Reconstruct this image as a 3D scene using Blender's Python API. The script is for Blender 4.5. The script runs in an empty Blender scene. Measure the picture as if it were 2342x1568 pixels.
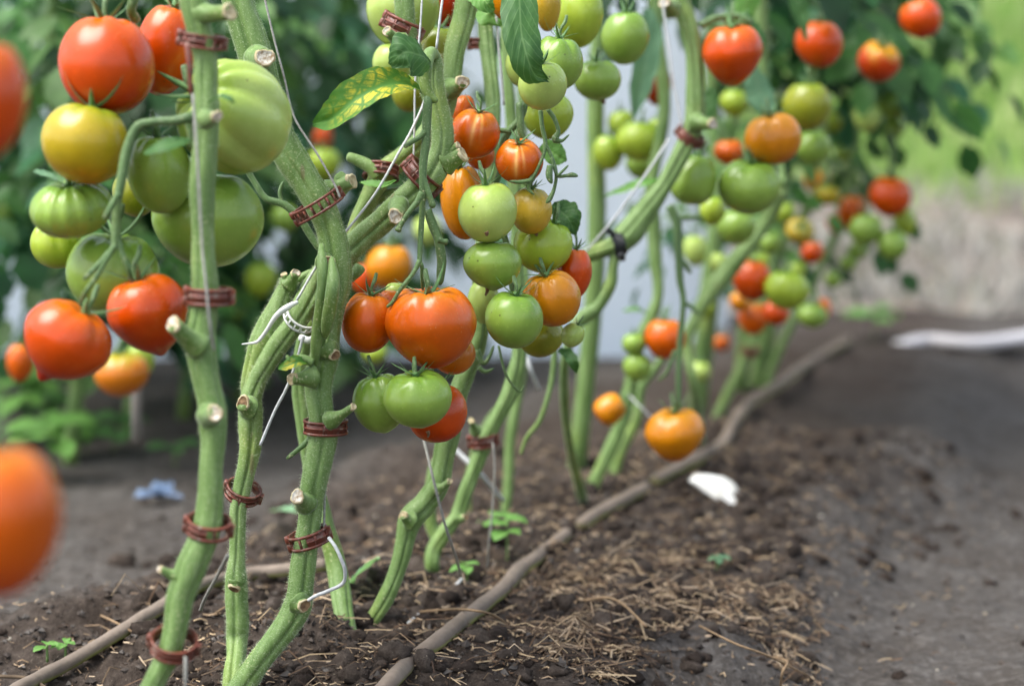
import bpy, math, random
import numpy as np
from mathutils import Vector, Matrix, Quaternion

random.seed(7)
rng = np.random.default_rng(7)
SC = bpy.context.scene
COL = SC.collection
R = math.radians

# ------------------------------------------------------------------ camera
W, H = 2342.0, 1568.0                 # photograph coordinates used for measuring
LENS, SENS = 50.0, 23.6
F = LENS / SENS * W
CAM_H = 0.40
PITCH = math.atan(634.0 / F)
FOCUS = 1.405
cd = bpy.data.cameras.new("camera")
cam = bpy.data.objects.new("camera", cd)
COL.objects.link(cam)
cam.location = (0, 0, CAM_H)
cam.rotation_euler = (math.pi / 2 - PITCH, 0, 0)
cd.lens, cd.sensor_width = LENS, SENS
cd.clip_start, cd.clip_end = 0.05, 500
cd.dof.use_dof = True
cd.dof.focus_distance = FOCUS
cd.dof.aperture_fstop = 2.7
cd.dof.aperture_blades = 9
SC.camera = cam

# ------------------------------------------------------------------ light
SUN_EL, SUN_AZ = 60.0, -112.0         # azimuth measured from +Y towards +X
wd = bpy.data.worlds.new("World")
SC.world = wd
wd.use_nodes = True
wn = wd.node_tree
sky = wn.nodes.new("ShaderNodeTexSky")
sky.sky_type = 'NISHITA'
sky.sun_disc = False
sky.sun_elevation = R(SUN_EL)
sky.sun_rotation = R(SUN_AZ)
sky.air_density, sky.dust_density, sky.ozone_density = 1.0, 3.0, 1.0
hs = wn.nodes.new("ShaderNodeHueSaturation")
hs.inputs["Saturation"].default_value = 0.55
bg = wn.nodes["Background"]
wn.links.new(sky.outputs[0], hs.inputs["Color"])
wn.links.new(hs.outputs[0], bg.inputs[0])
bg.inputs[1].default_value = 0.13
sd = bpy.data.lights.new("sun", 'SUN')
sd.energy, sd.angle, sd.color = 1.5, R(42), (1.0, 0.985, 0.955)
so = bpy.data.objects.new("sun", sd)
COL.objects.link(so)
so.rotation_euler = (R(90 - SUN_EL), 0, R(180 - SUN_AZ))
vs = SC.view_settings
SC.display_settings.display_device = 'sRGB'
vs.view_transform, vs.look, vs.gamma, vs.exposure = 'Standard', 'None', 1.0, 1.55
vs.use_curve_mapping = False
SC.render.engine = 'CYCLES'
SC.cycles.use_denoising = True
SC.cycles.use_adaptive_sampling = True
SC.cycles.adaptive_threshold = 0.03
SC.cycles.use_light_tree = False
SC.cycles.max_bounces = 5
SC.cycles.diffuse_bounces = 2
SC.cycles.glossy_bounces = 2
SC.cycles.transmission_bounces = 3
SC.cycles.transparent_max_bounces = 6
SC.cycles.caustics_reflective = False
SC.cycles.caustics_refractive = False

# ------------------------------------------------------------------ geometry helpers
FW = Vector((0, math.cos(PITCH), -math.sin(PITCH)))
UP = Vector((0, math.sin(PITCH), math.cos(PITCH)))
RT = Vector((1, 0, 0))
C0 = Vector((0, 0, CAM_H))


def P(x, y, d):
    return C0 + FW * d + RT * ((x - W / 2) / F * d) + UP * ((H / 2 - y) / F * d)


def _hash(ix, iy, s):
    h = (ix.astype(np.int64) * 374761393 + iy.astype(np.int64) * 668265263 + s * 1274126177) & 0x7fffffff
    h = ((h ^ (h >> 13)) * 1274126177) & 0x7fffffff
    return ((h ^ (h >> 16)) & 0xffff) / 65535.0


def vnoise(x, y, s=0):
    x = np.asarray(x, float); y = np.asarray(y, float)
    ix, iy = np.floor(x), np.floor(y)
    fx, fy = x - ix, y - iy
    fx = fx * fx * (3 - 2 * fx); fy = fy * fy * (3 - 2 * fy)
    a = _hash(ix, iy, s); b = _hash(ix + 1, iy, s); c = _hash(ix, iy + 1, s); d = _hash(ix + 1, iy + 1, s)
    return (a + (b - a) * fx) * (1 - fy) + (c + (d - c) * fx) * fy - 0.5


def sstep(a, b, x):
    t = np.clip((x - a) / (b - a), 0, 1)
    return t * t * (3 - 2 * t)


ROWX, ROWY, ROWK = -0.178, 1.40, 0.38
ENDY = 3.34                           # the film end wall of the tunnel


def row_s(X, Y):
    return ((X - ROWX) - (Y - ROWY) * ROWK) / 1.07


def gz(X, Y, fine=True):
    X = np.asarray(X, float); Y = np.asarray(Y, float)
    s = row_s(X, Y) + 0.07 * vnoise(X * 5, Y * 5, 3)
    edge = 0.21 + 0.06 * vnoise(X * 3 + 9, Y * 2.2, 5)
    m = sstep(edge, edge + 0.13, np.abs(s))
    z = -0.045 * m + 0.010 * (1 - m) * (1 - np.clip(np.abs(s) / 0.2, 0, 1))
    z = z - 0.024 * sstep(1.52, 1.34, Y)
    rough = 1 - 0.62 * m
    z = z + 0.014 * (1 - m) * vnoise(X * 4 + 3, Y * 4, 15) + rough * (0.022 * vnoise(X * 9, Y * 9, 1) + 0.016 * vnoise(X * 24, Y * 24, 2))
    if fine:
        z = z + rough * (0.0105 * vnoise(X * 58, Y * 58, 4) + 0.0055 * vnoise(X * 120, Y * 120, 6))
        z = z + m * 0.003 * vnoise(X * 70, Y * 70, 8)
    return z


def G(x, y, off=0.0):
    """point of the soil seen at photograph position x, y"""
    dv = (P(x, y, 1.0) - C0)
    t = 1.0
    z = 0.0
    for _ in range(12):
        t = (z + off - C0.z) / dv.z
        p = C0 + dv * t
        z = float(gz(p.x, p.y))
    return C0 + dv * ((z + off - C0.z) / dv.z)


def depth(p):
    return (p - C0).dot(FW)


WL = {}


def mobj(name, V, Fc, mat, parent=None, smooth=True, col=None, uv=None, origin=None):
    V = np.asarray(V, float).reshape(-1, 3)
    if origin is None:
        origin = (V.min(0) + V.max(0)) / 2
    origin = np.asarray(origin, float)
    me = bpy.data.meshes.new(name)
    if isinstance(Fc, np.ndarray):
        n, k = Fc.shape
        me.vertices.add(len(V)); me.vertices.foreach_set("co", (V - origin).astype(np.float32).ravel())
        me.loops.add(n * k); me.loops.foreach_set("vertex_index", Fc.astype(np.int32).ravel())
        me.polygons.add(n)
        me.polygons.foreach_set("loop_start", np.arange(0, n * k, k, dtype=np.int32))
        me.update(calc_edges=True)
    else:
        me.from_pydata((V - origin).tolist(), [], Fc)
    me.polygons.foreach_set("use_smooth", np.full(len(me.polygons), smooth))
    if col is not None:
        a = me.attributes.new("Col", 'FLOAT_COLOR', 'POINT')
        c = np.ones((len(V), 4), np.float32); c[:, :3] = col
        a.data.foreach_set("color", c.ravel())
    if uv is not None:
        l = me.uv_layers.new(name="UVMap")
        vi = np.zeros(len(me.loops), np.int32); me.loops.foreach_get("vertex_index", vi)
        l.data.foreach_set("uv", np.asarray(uv, np.float32)[vi].ravel())
    if isinstance(mat, (list, tuple)):
        for m in mat: me.materials.append(m)
    else:
        me.materials.append(mat)
    me.update()
    o = bpy.data.objects.new(name, me)
    COL.objects.link(o)
    wl = Vector(origin)
    if parent is not None:
        o.parent = parent
        o.location = wl - WL[parent.name]
    else:
        o.location = wl
    WL[o.name] = wl
    return o


def empty(name, loc):
    o = bpy.data.objects.new(name, None)
    o.empty_display_size = 0.02
    COL.objects.link(o)
    o.location = loc
    WL[o.name] = Vector(loc)
    return o


def tag(o, label=None, cat=None, group=None, kind=None):
    if label: o["label"] = label
    if cat: o["category"] = cat
    if group: o["group"] = group
    if kind: o["kind"] = kind
    return o


class MB:
    """collects pieces into one mesh"""
    def __init__(s): s.v, s.f, s.c, s.n = [], [], [], 0

    def add(s, V, Fc, col=None):
        V = np.asarray(V, float).reshape(-1, 3)
        s.v.append(V)
        s.f += [[i + s.n for i in q] for q in Fc]
        if col is not None: s.c.append(np.broadcast_to(np.asarray(col, float), (len(V), 3)))
        s.n += len(V)

    def build(s, name, mat, parent=None, smooth=True, origin=None):
        return mobj(name, np.concatenate(s.v), s.f, mat, parent, smooth, np.concatenate(s.c) if s.c else None, None, origin)


def catmull(pts, sub):
    pts = np.asarray(pts, float)
    n = len(pts)
    if n < 3:
        t = np.linspace(0, 1, sub + 1)[:, None]
        return pts[0] * (1 - t) + pts[-1] * t
    ext = np.vstack([2 * pts[0] - pts[1], pts, 2 * pts[-1] - pts[-2]])
    out = []
    for i in range(n - 1):
        p0, p1, p2, p3 = ext[i:i + 4]
        for k in range(sub):
            t = k / sub
            out.append(0.5 * ((2 * p1) + (-p0 + p2) * t + (2 * p0 - 5 * p1 + 4 * p2 - p3) * t * t + (-p0 + 3 * p1 - 3 * p2 + p3) * t ** 3))
    out.append(pts[-1])
    return np.array(out)


def frames(C, ref=(0, -1, 0)):
    T = np.gradient(C, axis=0)
    T /= np.linalg.norm(T, axis=1)[:, None] + 1e-12
    N = np.zeros_like(C)
    n = np.array(ref, float)
    for i in range(len(C)):
        n = n - T[i] * n.dot(T[i])
        l = np.linalg.norm(n)
        if l < 1e-6:
            n = np.cross(T[i], (1, 0, 0)); l = np.linalg.norm(n)
        n = n / l
        N[i] = n
    return T, N, np.cross(T, N)


def tube(pts, rad, nseg=12, sub=5, ribs=None, cap=True, wob=0.0, seed=0, round_end=False):
    """swept tube; ribs = (count, depth, phase): ridges with grooves between them; phase 0 faces the viewer"""
    pts = [tuple(p) for p in pts]
    rad = [rad] * len(pts) if np.isscalar(rad) else list(rad)
    A = catmull(np.hstack([np.array(pts), np.array(rad)[:, None]]), sub)
    C, Rr = A[:, :3], np.maximum(A[:, 3], 1e-5)
    if round_end:
        Rr = Rr.copy(); Rr[-1] *= 0.45; Rr[-2] *= 0.85
    T, N, B = frames(C)
    ph = np.linspace(0, 2 * np.pi, nseg, endpoint=False)
    f = np.ones((len(C), nseg))
    if ribs:
        n, a, p0 = ribs
        L = np.linspace(0, 1, len(C))[:, None]
        pp = (ph[None, :] + p0 + 0.30 * np.sin(L * 5 + seed)) * n / 2
        w = np.abs(np.cos(pp))
        f = f * (1 + a * 0.5 * (w ** 0.8 - 0.75) - a * 1.5 * np.exp(-(w / 0.30) ** 2) * (0.75 + 0.25 * np.sin(L * 17 + seed)))
    if wob:
        l = np.concatenate([[0], np.cumsum(np.linalg.norm(np.diff(C, axis=0), axis=1))])
        sc = 1.6 / max(np.mean(Rr), 1e-4) * 0.35
        f = f * (1 + wob * (vnoise(l[:, None] * sc + 0 * ph, np.sin(ph)[None, :] * 1.3 + seed * 7.1, seed) + vnoise(l[:, None] * sc * .5 + 40 + 0 * ph, np.cos(ph)[None, :] + seed, seed + 1)))
    V = C[:, None, :] + (Rr[:, None] * f)[:, :, None] * (np.cos(ph)[None, :, None] * N[:, None, :] + np.sin(ph)[None, :, None] * B[:, None, :])
    V = V.reshape(-1, 3)
    Fc = []
    m = len(C)
    for i in range(m - 1):
        for k in range(nseg):
            k2 = (k + 1) % nseg
            Fc.append([i * nseg + k, i * nseg + k2, (i + 1) * nseg + k2, (i + 1) * nseg + k])
    if cap:
        Fc.append(list(range(nseg))[::-1])
        Fc.append([(m - 1) * nseg + k for k in range(nseg)])
    return V, Fc


# ------------------------------------------------------------------ materials
def lin(r, g, b):
    def c(u):
        u /= 255.0
        return u / 12.92 if u <= 0.04045 else ((u + 0.055) / 1.055) ** 2.4
    return (c(r), c(g), c(b))


def newmat(name):
    m = bpy.data.materials.new(name)
    m.use_nodes = True
    nt = m.node_tree
    return m, nt, nt.nodes["Principled BSDF"]


def nd(nt, t, **kw):
    n = nt.nodes.new("ShaderNode" + t)
    for k, v in kw.items():
        if k.startswith("i_"):
            n.inputs[k[2:].replace("_", " ")].default_value = v
        else:
            setattr(n, k, v)
    return n


def mixc(nt, fac, a, b, mode='MIX'):
    n = nt.nodes.new("ShaderNodeMix"); n.data_type = 'RGBA'; n.blend_type = mode
    for sock, v in ((n.inputs[0], fac), (n.inputs[6], a), (n.inputs[7], b)):
        if hasattr(v, "is_linked") or isinstance(v, bpy.types.NodeSocket): nt.links.new(v, sock)
        elif isinstance(v, (tuple, list)): sock.default_value = (*v[:3], 1)
        else: sock.default_value = v
    return n.outputs[2]


def ramp(nt, src, a, b):
    n = nt.nodes.new("ShaderNodeMapRange"); n.interpolation_type = 'SMOOTHSTEP'
    n.inputs[1].default_value, n.inputs[2].default_value = a, b
    nt.links.new(src, n.inputs[0])
    return n.outputs[0]


def noise(nt, scale, detail=3, rough=0.55, vec=None, coord="Object"):
    n = nt.nodes.new("ShaderNodeTexNoise")
    n.inputs["Scale"].default_value, n.inputs["Detail"].default_value, n.inputs["Roughness"].default_value = scale, detail, rough
    if vec is None:
        tc = nt.nodes.get("tc") or nt.nodes.new("ShaderNodeTexCoord"); tc.name = "tc"
        vec = tc.outputs[coord]
    nt.links.new(vec, n.inputs["Vector"])
    return n.outputs["Fac"]


def bump(nt, src, strength, dist, prev=None):
    b = nt.nodes.new("ShaderNodeBump")
    b.inputs["Strength"].default_value, b.inputs["Distance"].default_value = strength, dist
    nt.links.new(src, b.inputs["Height"])
    if prev is not None: nt.links.new(prev, b.inputs["Normal"])
    return b.outputs[0]


def simple(name, c1, c2, scale=60, rough=0.6, bstr=0.3, bdist=0.001, bscale=None, spec=0.4, sheen=0.0, sss=0.0):
    m, nt, p = newmat(name)
    nt.links.new(mixc(nt, ramp(nt, noise(nt, scale), 0.3, 0.7), c1, c2), p.inputs["Base Color"])
    p.inputs["Roughness"].default_value = rough
    p.inputs["Specular IOR Level"].default_value = spec
    if bstr: nt.links.new(bump(nt, noise(nt, bscale or scale * 4), bstr, bdist), p.inputs["Normal"])
    if sheen:
        p.inputs["Sheen Weight"].default_value = sheen
        p.inputs["Sheen Roughness"].default_value = 0.4
    if sss:
        p.inputs["Subsurface Weight"].default_value = sss
        p.inputs["Subsurface Radius"].default_value = (0.004, 0.005, 0.002)
        p.inputs["Subsurface Scale"].default_value = 1.0
    return m


def m_tomato():
    m, nt, p = newmat("tomato_skin")
    a = nd(nt, "Attribute", attribute_name="Col")
    n1 = noise(nt, 70, 4)
    n2 = noise(nt, 420, 2)
    c = mixc(nt, ramp(nt, n1, 0.35, 0.75), a.outputs["Color"], mixc(nt, 1.0, a.outputs["Color"], (0.86, 0.9, 0.8), 'MULTIPLY'))
    c = mixc(nt, ramp(nt, n2, 0.60, 0.72), c, mixc(nt, 1.0, c, (1.12, 1.12, 1.1), 'MULTIPLY'))
    tcn = nt.nodes["tc"]
    vo = nd(nt, "TexVoronoi"); vo.inputs["Scale"].default_value = 520; nt.links.new(tcn.outputs["Object"], vo.inputs["Vector"])
    sp = nd(nt, "Math", operation='MULTIPLY'); nt.links.new(ramp(nt, vo.outputs["Distance"], 0.20, 0.08), sp.inputs[0]); nt.links.new(ramp(nt, noise(nt, 60, 2), 0.45, 0.65), sp.inputs[1])
    c = mixc(nt, sp.outputs[0], c, mixc(nt, 0.35, c, (0.80, 0.66, 0.36)))
    v2 = nd(nt, "TexVoronoi"); v2.inputs["Scale"].default_value = 62; nt.links.new(tcn.outputs["Object"], v2.inputs["Vector"])
    c = mixc(nt, ramp(nt, v2.outputs["Distance"], 0.055, 0.03), c, mixc(nt, 0.7, c, (0.05, 0.03, 0.015)))
    nt.links.new(c, p.inputs["Base Color"])
    r = nd(nt, "MapRange", i_To_Min=0.20, i_To_Max=0.32)
    nt.links.new(noise(nt, 45, 4), r.inputs[0])
    nt.links.new(r.outputs[0], p.inputs["Roughness"])
    p.inputs["Specular IOR Level"].default_value = 0.42
    p.inputs["Subsurface Weight"].default_value = 0.06
    p.inputs["Subsurface Radius"].default_value = (1.0, 0.5, 0.25)
    p.inputs["Subsurface Scale"].default_value = 0.005
    nt.links.new(bump(nt, noise(nt, 900, 2), 0.06, 0.0004, bump(nt, noise(nt, 60, 2), 0.12, 0.002)), p.inputs["Normal"])
    return m


def m_leaf(name, c1, c2, vein, mottle=None, trans=0.35):
    m, nt, p = newmat(name)
    uv = nd(nt, "UVMap")
    sx = nd(nt, "SeparateXYZ"); nt.links.new(uv.outputs[0], sx.inputs[0])
    def mt(op, a, b=None, c=None):
        n = nd(nt, "Math", operation=op)
        for i, v in enumerate((a, b, c)):
            if v is None: continue
            if isinstance(v, (int, float)): n.inputs[i].default_value = v
            else: nt.links.new(v, n.inputs[i])
        return n.outputs[0]
    v = mt('ABSOLUTE', mt('SUBTRACT', sx.outputs[1], 0.5))
    ph = mt('MULTIPLY', mt('SUBTRACT', sx.outputs[0], mt('MULTIPLY', v, 0.55)), 9.0)
    fr = mt('ABSOLUTE', mt('SUBTRACT', mt('FRACT', ph), 0.5))          # 0.5 on a side vein
    side = ramp(nt, fr, 0.42, 0.49)
    mid = ramp(nt, v, 0.035, 0.012)
    vm = mt('MAXIMUM', side, mid)
    base = mixc(nt, ramp(nt, noise(nt, 55, 4), 0.3, 0.7), c1, c2)
    if mottle:
        vor = nd(nt, "TexVoronoi", feature='DISTANCE_TO_EDGE'); vor.inputs["Scale"].default_value = 95
        nt.links.new(nt.nodes["tc"].outputs["Object"], vor.inputs["Vector"])
        mm = mt('MULTIPLY', ramp(nt, vor.outputs["Distance"], 0.0, 0.16), ramp(nt, noise(nt, 42, 5, 0.75), 0.38, 0.66))
        mm = mt('MULTIPLY', mm, ramp(nt, fr, 0.485, 0.40))
        mm = mt('MULTIPLY', mm, ramp(nt, v, 0.03, 0.10))
        mm = mt('MULTIPLY', mm, ramp(nt, sx.outputs[0], 0.95, 0.55))
        base = mixc(nt, mm, base, mottle)
        vm = mt('MULTIPLY', vm, 0.45)
    base = mixc(nt, mt('MULTIPLY', vm, 0.55), base, vein)
    nt.links.new(base, p.inputs["Base Color"])
    p.inputs["Roughness"].default_value = 0.55
    p.inputs["Specular IOR Level"].default_value = 0.35
    nt.links.new(bump(nt, noise(nt, 500, 3), 0.25, 0.0006), p.inputs["Normal"])
    tr = nd(nt, "BsdfTranslucent"); nt.links.new(mixc(nt, 1.0, base, (1.0, 1.0, 0.55), 'MULTIPLY'), tr.inputs[0])
    mx = nd(nt, "MixShader"); mx.inputs[0].default_value = trans
    nt.links.new(p.outputs[0], mx.inputs[1]); nt.links.new(tr.outputs[0], mx.inputs[2])
    nt.links.new(mx.outputs[0], nt.nodes["Material Output"].inputs[0])
    return m


def m_attr(name, rough=0.85, spec=0.2, bsc=300, bst=0.5, bd=0.001, vary=0.5, trans=0.0):
    m, nt, p = newmat(name)
    a = nd(nt, "Attribute", attribute_name="Col")
    c = mixc(nt, ramp(nt, noise(nt, bsc * 0.4, 4), 0.3, 0.7), a.outputs["Color"], mixc(nt, 1.0, a.outputs["Color"], (vary, vary, vary), 'MULTIPLY'))
    nt.links.new(c, p.inputs["Base Color"])
    p.inputs["Roughness"].default_value = rough
    p.inputs["Specular IOR Level"].default_value = spec
    nt.links.new(bump(nt, noise(nt, bsc, 4), bst, bd), p.inputs["Normal"])
    if trans:
        tr = nd(nt, "BsdfTranslucent"); nt.links.new(c, tr.inputs[0])
        mx = nd(nt, "MixShader"); mx.inputs[0].default_value = trans
        nt.links.new(p.outputs[0], mx.inputs[1]); nt.links.new(tr.outputs[0], mx.inputs[2])
        nt.links.new(mx.outputs[0], nt.nodes["Material Output"].inputs[0])
    return m


def m_stem(name, c1, c2, c3):
    m, nt, p = newmat(name)
    tc = nd(nt, "TexCoord")
    mp = nd(nt, "Mapping"); mp.inputs["Scale"].default_value = (1, 1, 0.18)
    nt.links.new(tc.outputs["Object"], mp.inputs[0])
    c = mixc(nt, ramp(nt, noise(nt, 210, 4, 0.6, mp.outputs[0]), 0.32, 0.68), c1, c2)
    c = mixc(nt, ramp(nt, noise(nt, 26, 3), 0.48, 0.72), c, c3)
    c = mixc(nt, ramp(nt, noise(nt, 15, 2), 0.52, 0.70), c, mixc(nt, 1.0, c, (1.35, 1.18, 0.85), 'MULTIPLY'))
    c = mixc(nt, ramp(nt, noise(nt, 900, 2), 0.58, 0.7), c, mixc(nt, 0.22, c, (0.75, 0.8, 0.55)))
    vd = nd(nt, "TexVoronoi"); vd.inputs["Scale"].default_value = 330; nt.links.new(tc.outputs["Object"], vd.inputs["Vector"])
    dm = nd(nt, "Math", operation='MULTIPLY'); nt.links.new(ramp(nt, vd.outputs["Distance"], 0.30, 0.16), dm.inputs[0]); nt.links.new(ramp(nt, noise(nt, 32, 2), 0.50, 0.66), dm.inputs[1])
    c = mixc(nt, dm.outputs[0], c, mixc(nt, 0.5, c, (0.55, 0.55, 0.30)))
    vb = nd(nt, "TexVoronoi"); vb.inputs["Scale"].default_value = 46; nt.links.new(mp.outputs[0], vb.inputs["Vector"])
    c = mixc(nt, ramp(nt, vb.outputs["Distance"], 0.10, 0.04), c, mixc(nt, 0.6, c, (0.16, 0.11, 0.06)))
    nt.links.new(c, p.inputs["Base Color"])
    p.inputs["Roughness"].default_value = 0.52
    p.inputs["Specular IOR Level"].default_value = 0.3
    p.inputs["Sheen Weight"].default_value = 0.25
    p.inputs["Sheen Roughness"].default_value = 0.35
    p.inputs["Sheen Tint"].default_value = (0.85, 0.95, 0.75, 1)
    nt.links.new(bump(nt, noise(nt, 1100, 2), 0.3, 0.0004, bump(nt, noise(nt, 160, 3, 0.6, mp.outputs[0]), 0.35, 0.0012)), p.inputs["Normal"])
    return m


def m_soil():
    m, nt, p = newmat("soil")
    a = nd(nt, "Attribute", attribute_name="Col")
    n1 = noise(nt, 14, 5, 0.65); n2 = noise(nt, 130, 5, 0.7); n3 = noise(nt, 600, 3)
    c = mixc(nt, ramp(nt, n1, 0.3, 0.7), mixc(nt, 1.0, a.outputs["Color"], (0.72, 0.68, 0.64), 'MULTIPLY'), a.outputs["Color"])
    c = mixc(nt, ramp(nt, n2, 0.42, 0.72), mixc(nt, 1.0, c, (0.62, 0.58, 0.55), 'MULTIPLY'), mixc(nt, 1.0, c, (1.25, 1.22, 1.2), 'MULTIPLY'))
    c = mixc(nt, ramp(nt, n3, 0.66, 0.76), c, (0.26, 0.22, 0.17))
    nt.links.new(c, p.inputs["Base Color"])
    p.inputs["Roughness"].default_value = 0.92
    p.inputs["Specular IOR Level"].default_value = 0.15
    nt.links.new(bump(nt, n3, 0.5, 0.0015, bump(nt, n2, 0.8, 0.006)), p.inputs["Normal"])
    return m


M = {}
M['tomato'] = m_tomato()
M['stem'] = m_stem("stem_green", lin(92, 120, 60), lin(112, 139, 80), lin(80, 108, 52))
M['stem_light'] = m_stem("stem_pale_green", lin(104, 131, 70), lin(122, 147, 88), lin(93, 120, 60))
M['truss'] = m_stem("truss_green", lin(76, 102, 60), lin(92, 120, 72), lin(66, 92, 54))
M['calyx'] = simple("calyx_green", lin(74, 112, 60), lin(100, 138, 78), 200, 0.6, 0.3, 0.0005, 900, 0.3, 0.2)
M['cut'] = simple("cut_pith", lin(222, 218, 204), lin(150, 126, 94), 430, 0.7, 0.6, 0.0008, 700, 0.3)
M['cut_rim'] = simple("cut_rim", lin(196, 186, 150), lin(158, 140, 104), 300, 0.7, 0.4, 0.0006, 700, 0.3)
M['scar'] = simple("dried_scar", lin(150, 122, 88), lin(96, 74, 54), 260, 0.8, 0.8, 0.001, 600, 0.2)
M['clip'] = simple("brown_plastic", lin(112, 58, 42), lin(92, 46, 34), 130, 0.42, 0.25, 0.0005, 500, 0.45)
nt_c = M['clip'].node_tree
oi = nt_c.nodes.new("ShaderNodeObjectInfo"); hv = nt_c.nodes.new("ShaderNodeHueSaturation")
mr = nt_c.nodes.new("ShaderNodeMapRange"); mr.inputs[3].default_value, mr.inputs[4].default_value = 0.85, 1.2
nt_c.links.new(oi.outputs["Random"], mr.inputs[0]); nt_c.links.new(mr.outputs[0], hv.inputs["Value"])
pc = nt_c.nodes["Principled BSDF"]; ln = pc.inputs["Base Color"].links[0].from_socket
dn = mixc(nt_c, ramp(nt_c, noise(nt_c, 260, 4), 0.52, 0.70), ln, lin(128, 112, 98))
nt_c.links.new(dn, hv.inputs["Color"]); nt_c.links.new(hv.outputs[0], pc.inputs["Base Color"])
M['clip_white'] = simple("white_plastic", lin(228, 230, 226), lin(212, 216, 208), 120, 0.4, 0.15, 0.0004, 500, 0.45, 0, 0.1)
M['clip_black'] = simple("black_tie", lin(42, 44, 44), lin(26, 28, 28), 120, 0.5, 0.4, 0.001, 300, 0.4)
M['string'] = simple("grey_string", lin(160, 160, 152), lin(128, 127, 118), 600, 0.75, 0.6, 0.0005, 1500, 0.25)
M['string_white'] = simple("white_string", lin(198, 200, 198), lin(172, 175, 173), 500, 0.6, 0.4, 0.0005, 1500, 0.3)
M['hair'] = simple("stem_hair", lin(206, 216, 186), lin(190, 204, 168), 100, 0.6, 0, 0, None, 0.3)
M['leaf'] = m_leaf("leaf_green", lin(58, 98, 50), lin(74, 116, 58), lin(112, 146, 92))
M['leaf_light'] = m_leaf("leaf_fresh_green", lin(92, 142, 62), lin(110, 158, 76), lin(150, 180, 110))
M['leaf_blue'] = m_leaf("leaf_grey_green", lin(88, 128, 96), lin(104, 144, 108), lin(130, 160, 124))
M['leaf_mottled'] = m_leaf("leaf_mottled", lin(74, 124, 48), lin(92, 142, 56), lin(70, 116, 50), lin(224, 206, 62))
M['leaf_pale'] = m_leaf("leaf_pale", lin(136, 186, 140), lin(150, 196, 150), lin(170, 206, 160))
M['foliage'] = m_attr("foliage", 0.45, 0.4, 120, 0.3, 0.002, 0.7, 0.5)
M['grassm'] = m_attr("grass_blades", 0.6, 0.3, 60, 0.1, 0.002, 0.8, 0.4)
M['litter'] = m_attr("straw_and_crumbs", 0.85, 0.2, 500, 0.4, 0.0006, 0.7)
M['vine'] = m_attr("old_vine_bark", 0.75, 0.25, 260, 0.5, 0.0012, 0.8)
M['soil'] = m_soil()
M['stone'] = simple("white_stone", lin(236, 236, 230), lin(214, 212, 200), 50, 0.6, 0.4, 0.002, 120, 0.35)
M['blue'] = simple("blue_plastic", lin(96, 118, 146), lin(84, 100, 124), 60, 0.4, 0.3, 0.002, 120, 0.45)
def m_film():
    m, nt, p = newmat("white_film")
    c = mixc(nt, ramp(nt, noise(nt, 3), 0.3, 0.7), lin(243, 250, 255), lin(238, 247, 255))
    nt.links.new(c, p.inputs["Base Color"])
    p.inputs["Roughness"].default_value = 0.45
    tr = nd(nt, "BsdfTranslucent"); nt.links.new(c, tr.inputs[0])
    mx = nd(nt, "MixShader"); mx.inputs[0].default_value = 0.85
    nt.links.new(p.outputs[0], mx.inputs[1]); nt.links.new(tr.outputs[0], mx.inputs[2])
    nt.links.new(mx.outputs[0], nt.nodes["Material Output"].inputs[0])
    return m


M['film'] = m_film()
M['sill'] = simple("pale_sill", lin(206, 202, 202), lin(184, 180, 180), 9, 0.7, 0.4, 0.004, 60, 0.3)
M['wood'] = simple("weathered_wood", lin(130, 126, 120), lin(104, 100, 94), 24, 0.8, 0.5, 0.003, 80, 0.2)

# ------------------------------------------------------------------ setting: ground
DRY, DAMP = np.array(lin(97, 95, 92)), np.array(lin(80, 73, 67))


def grid_ground(name, x0, x1, y0, y1, nx, ny, zf, cf, mat, smooth=True):
    xs, ys = np.linspace(x0, x1, nx), np.linspace(y0, y1, ny)
    X, Y = np.meshgrid(xs, ys)
    Z = zf(X, Y)
    V = np.stack([X, Y, Z], -1).reshape(-1, 3)
    i = np.arange(nx - 1)[None, :] + np.arange(ny - 1)[:, None] * nx
    Q = np.stack([i, i + 1, i + nx + 1, i + nx], -1).reshape(-1, 4)
    return mobj(name, V, Q, mat, None, smooth, cf(X, Y).reshape(-1, 3))


def soil_col(X, Y):
    s = row_s(X, Y) + 0.07 * vnoise(X * 5, Y * 5, 3)
    m = sstep(0.17, 0.30, np.abs(s) + 0.06 * vnoise(X * 12, Y * 12, 11) + 0.10 * np.clip(Y - 2.1, 0, 1.2))
    return DAMP + (DRY - DAMP) * m[..., None]


tag(grid_ground("soil_bed", -0.85, 0.95, 1.05, 2.35, 430, 310, gz, soil_col, M['soil']), "bare brown soil of the planting bed and footpath", None, None, "structure")


def far_soil(X, Y):
    z = gz(X, Y, False)
    inside = (X > -0.85) & (X < 0.95) & (Y > 1.05) & (Y < 2.35)
    return np.where(inside, -0.16, z) - 0.004


def out_z(X, Y):
    z = -0.06 + 0.10 * sstep(3.6, 5.0, Y) * vnoise(X * 1.3, Y * 1.3, 21) + 0.06 * sstep(3.5, 4.2, Y) * vnoise(X * 4, Y * 4, 22)
    return z + 0.20 * np.clip(Y - 8.2, 0, 40) * sstep(8.2, 9.5, Y)


def out_col(X, Y):
    g = sstep(7.6, 8.7, Y + 1.2 * vnoise(X * 0.9, Y * 0.9, 25) + 0.25 * X * 0)
    a = np.array(lin(154, 147, 139)); b = np.array(lin(126, 148, 92))
    d = (0.95 + 0.8 * vnoise(X * 1.7, Y * 1.7, 27) + 0.8 * vnoise(X * 5, Y * 5, 28))[..., None]
    return (a + (b - a) * g[..., None]) * d


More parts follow.
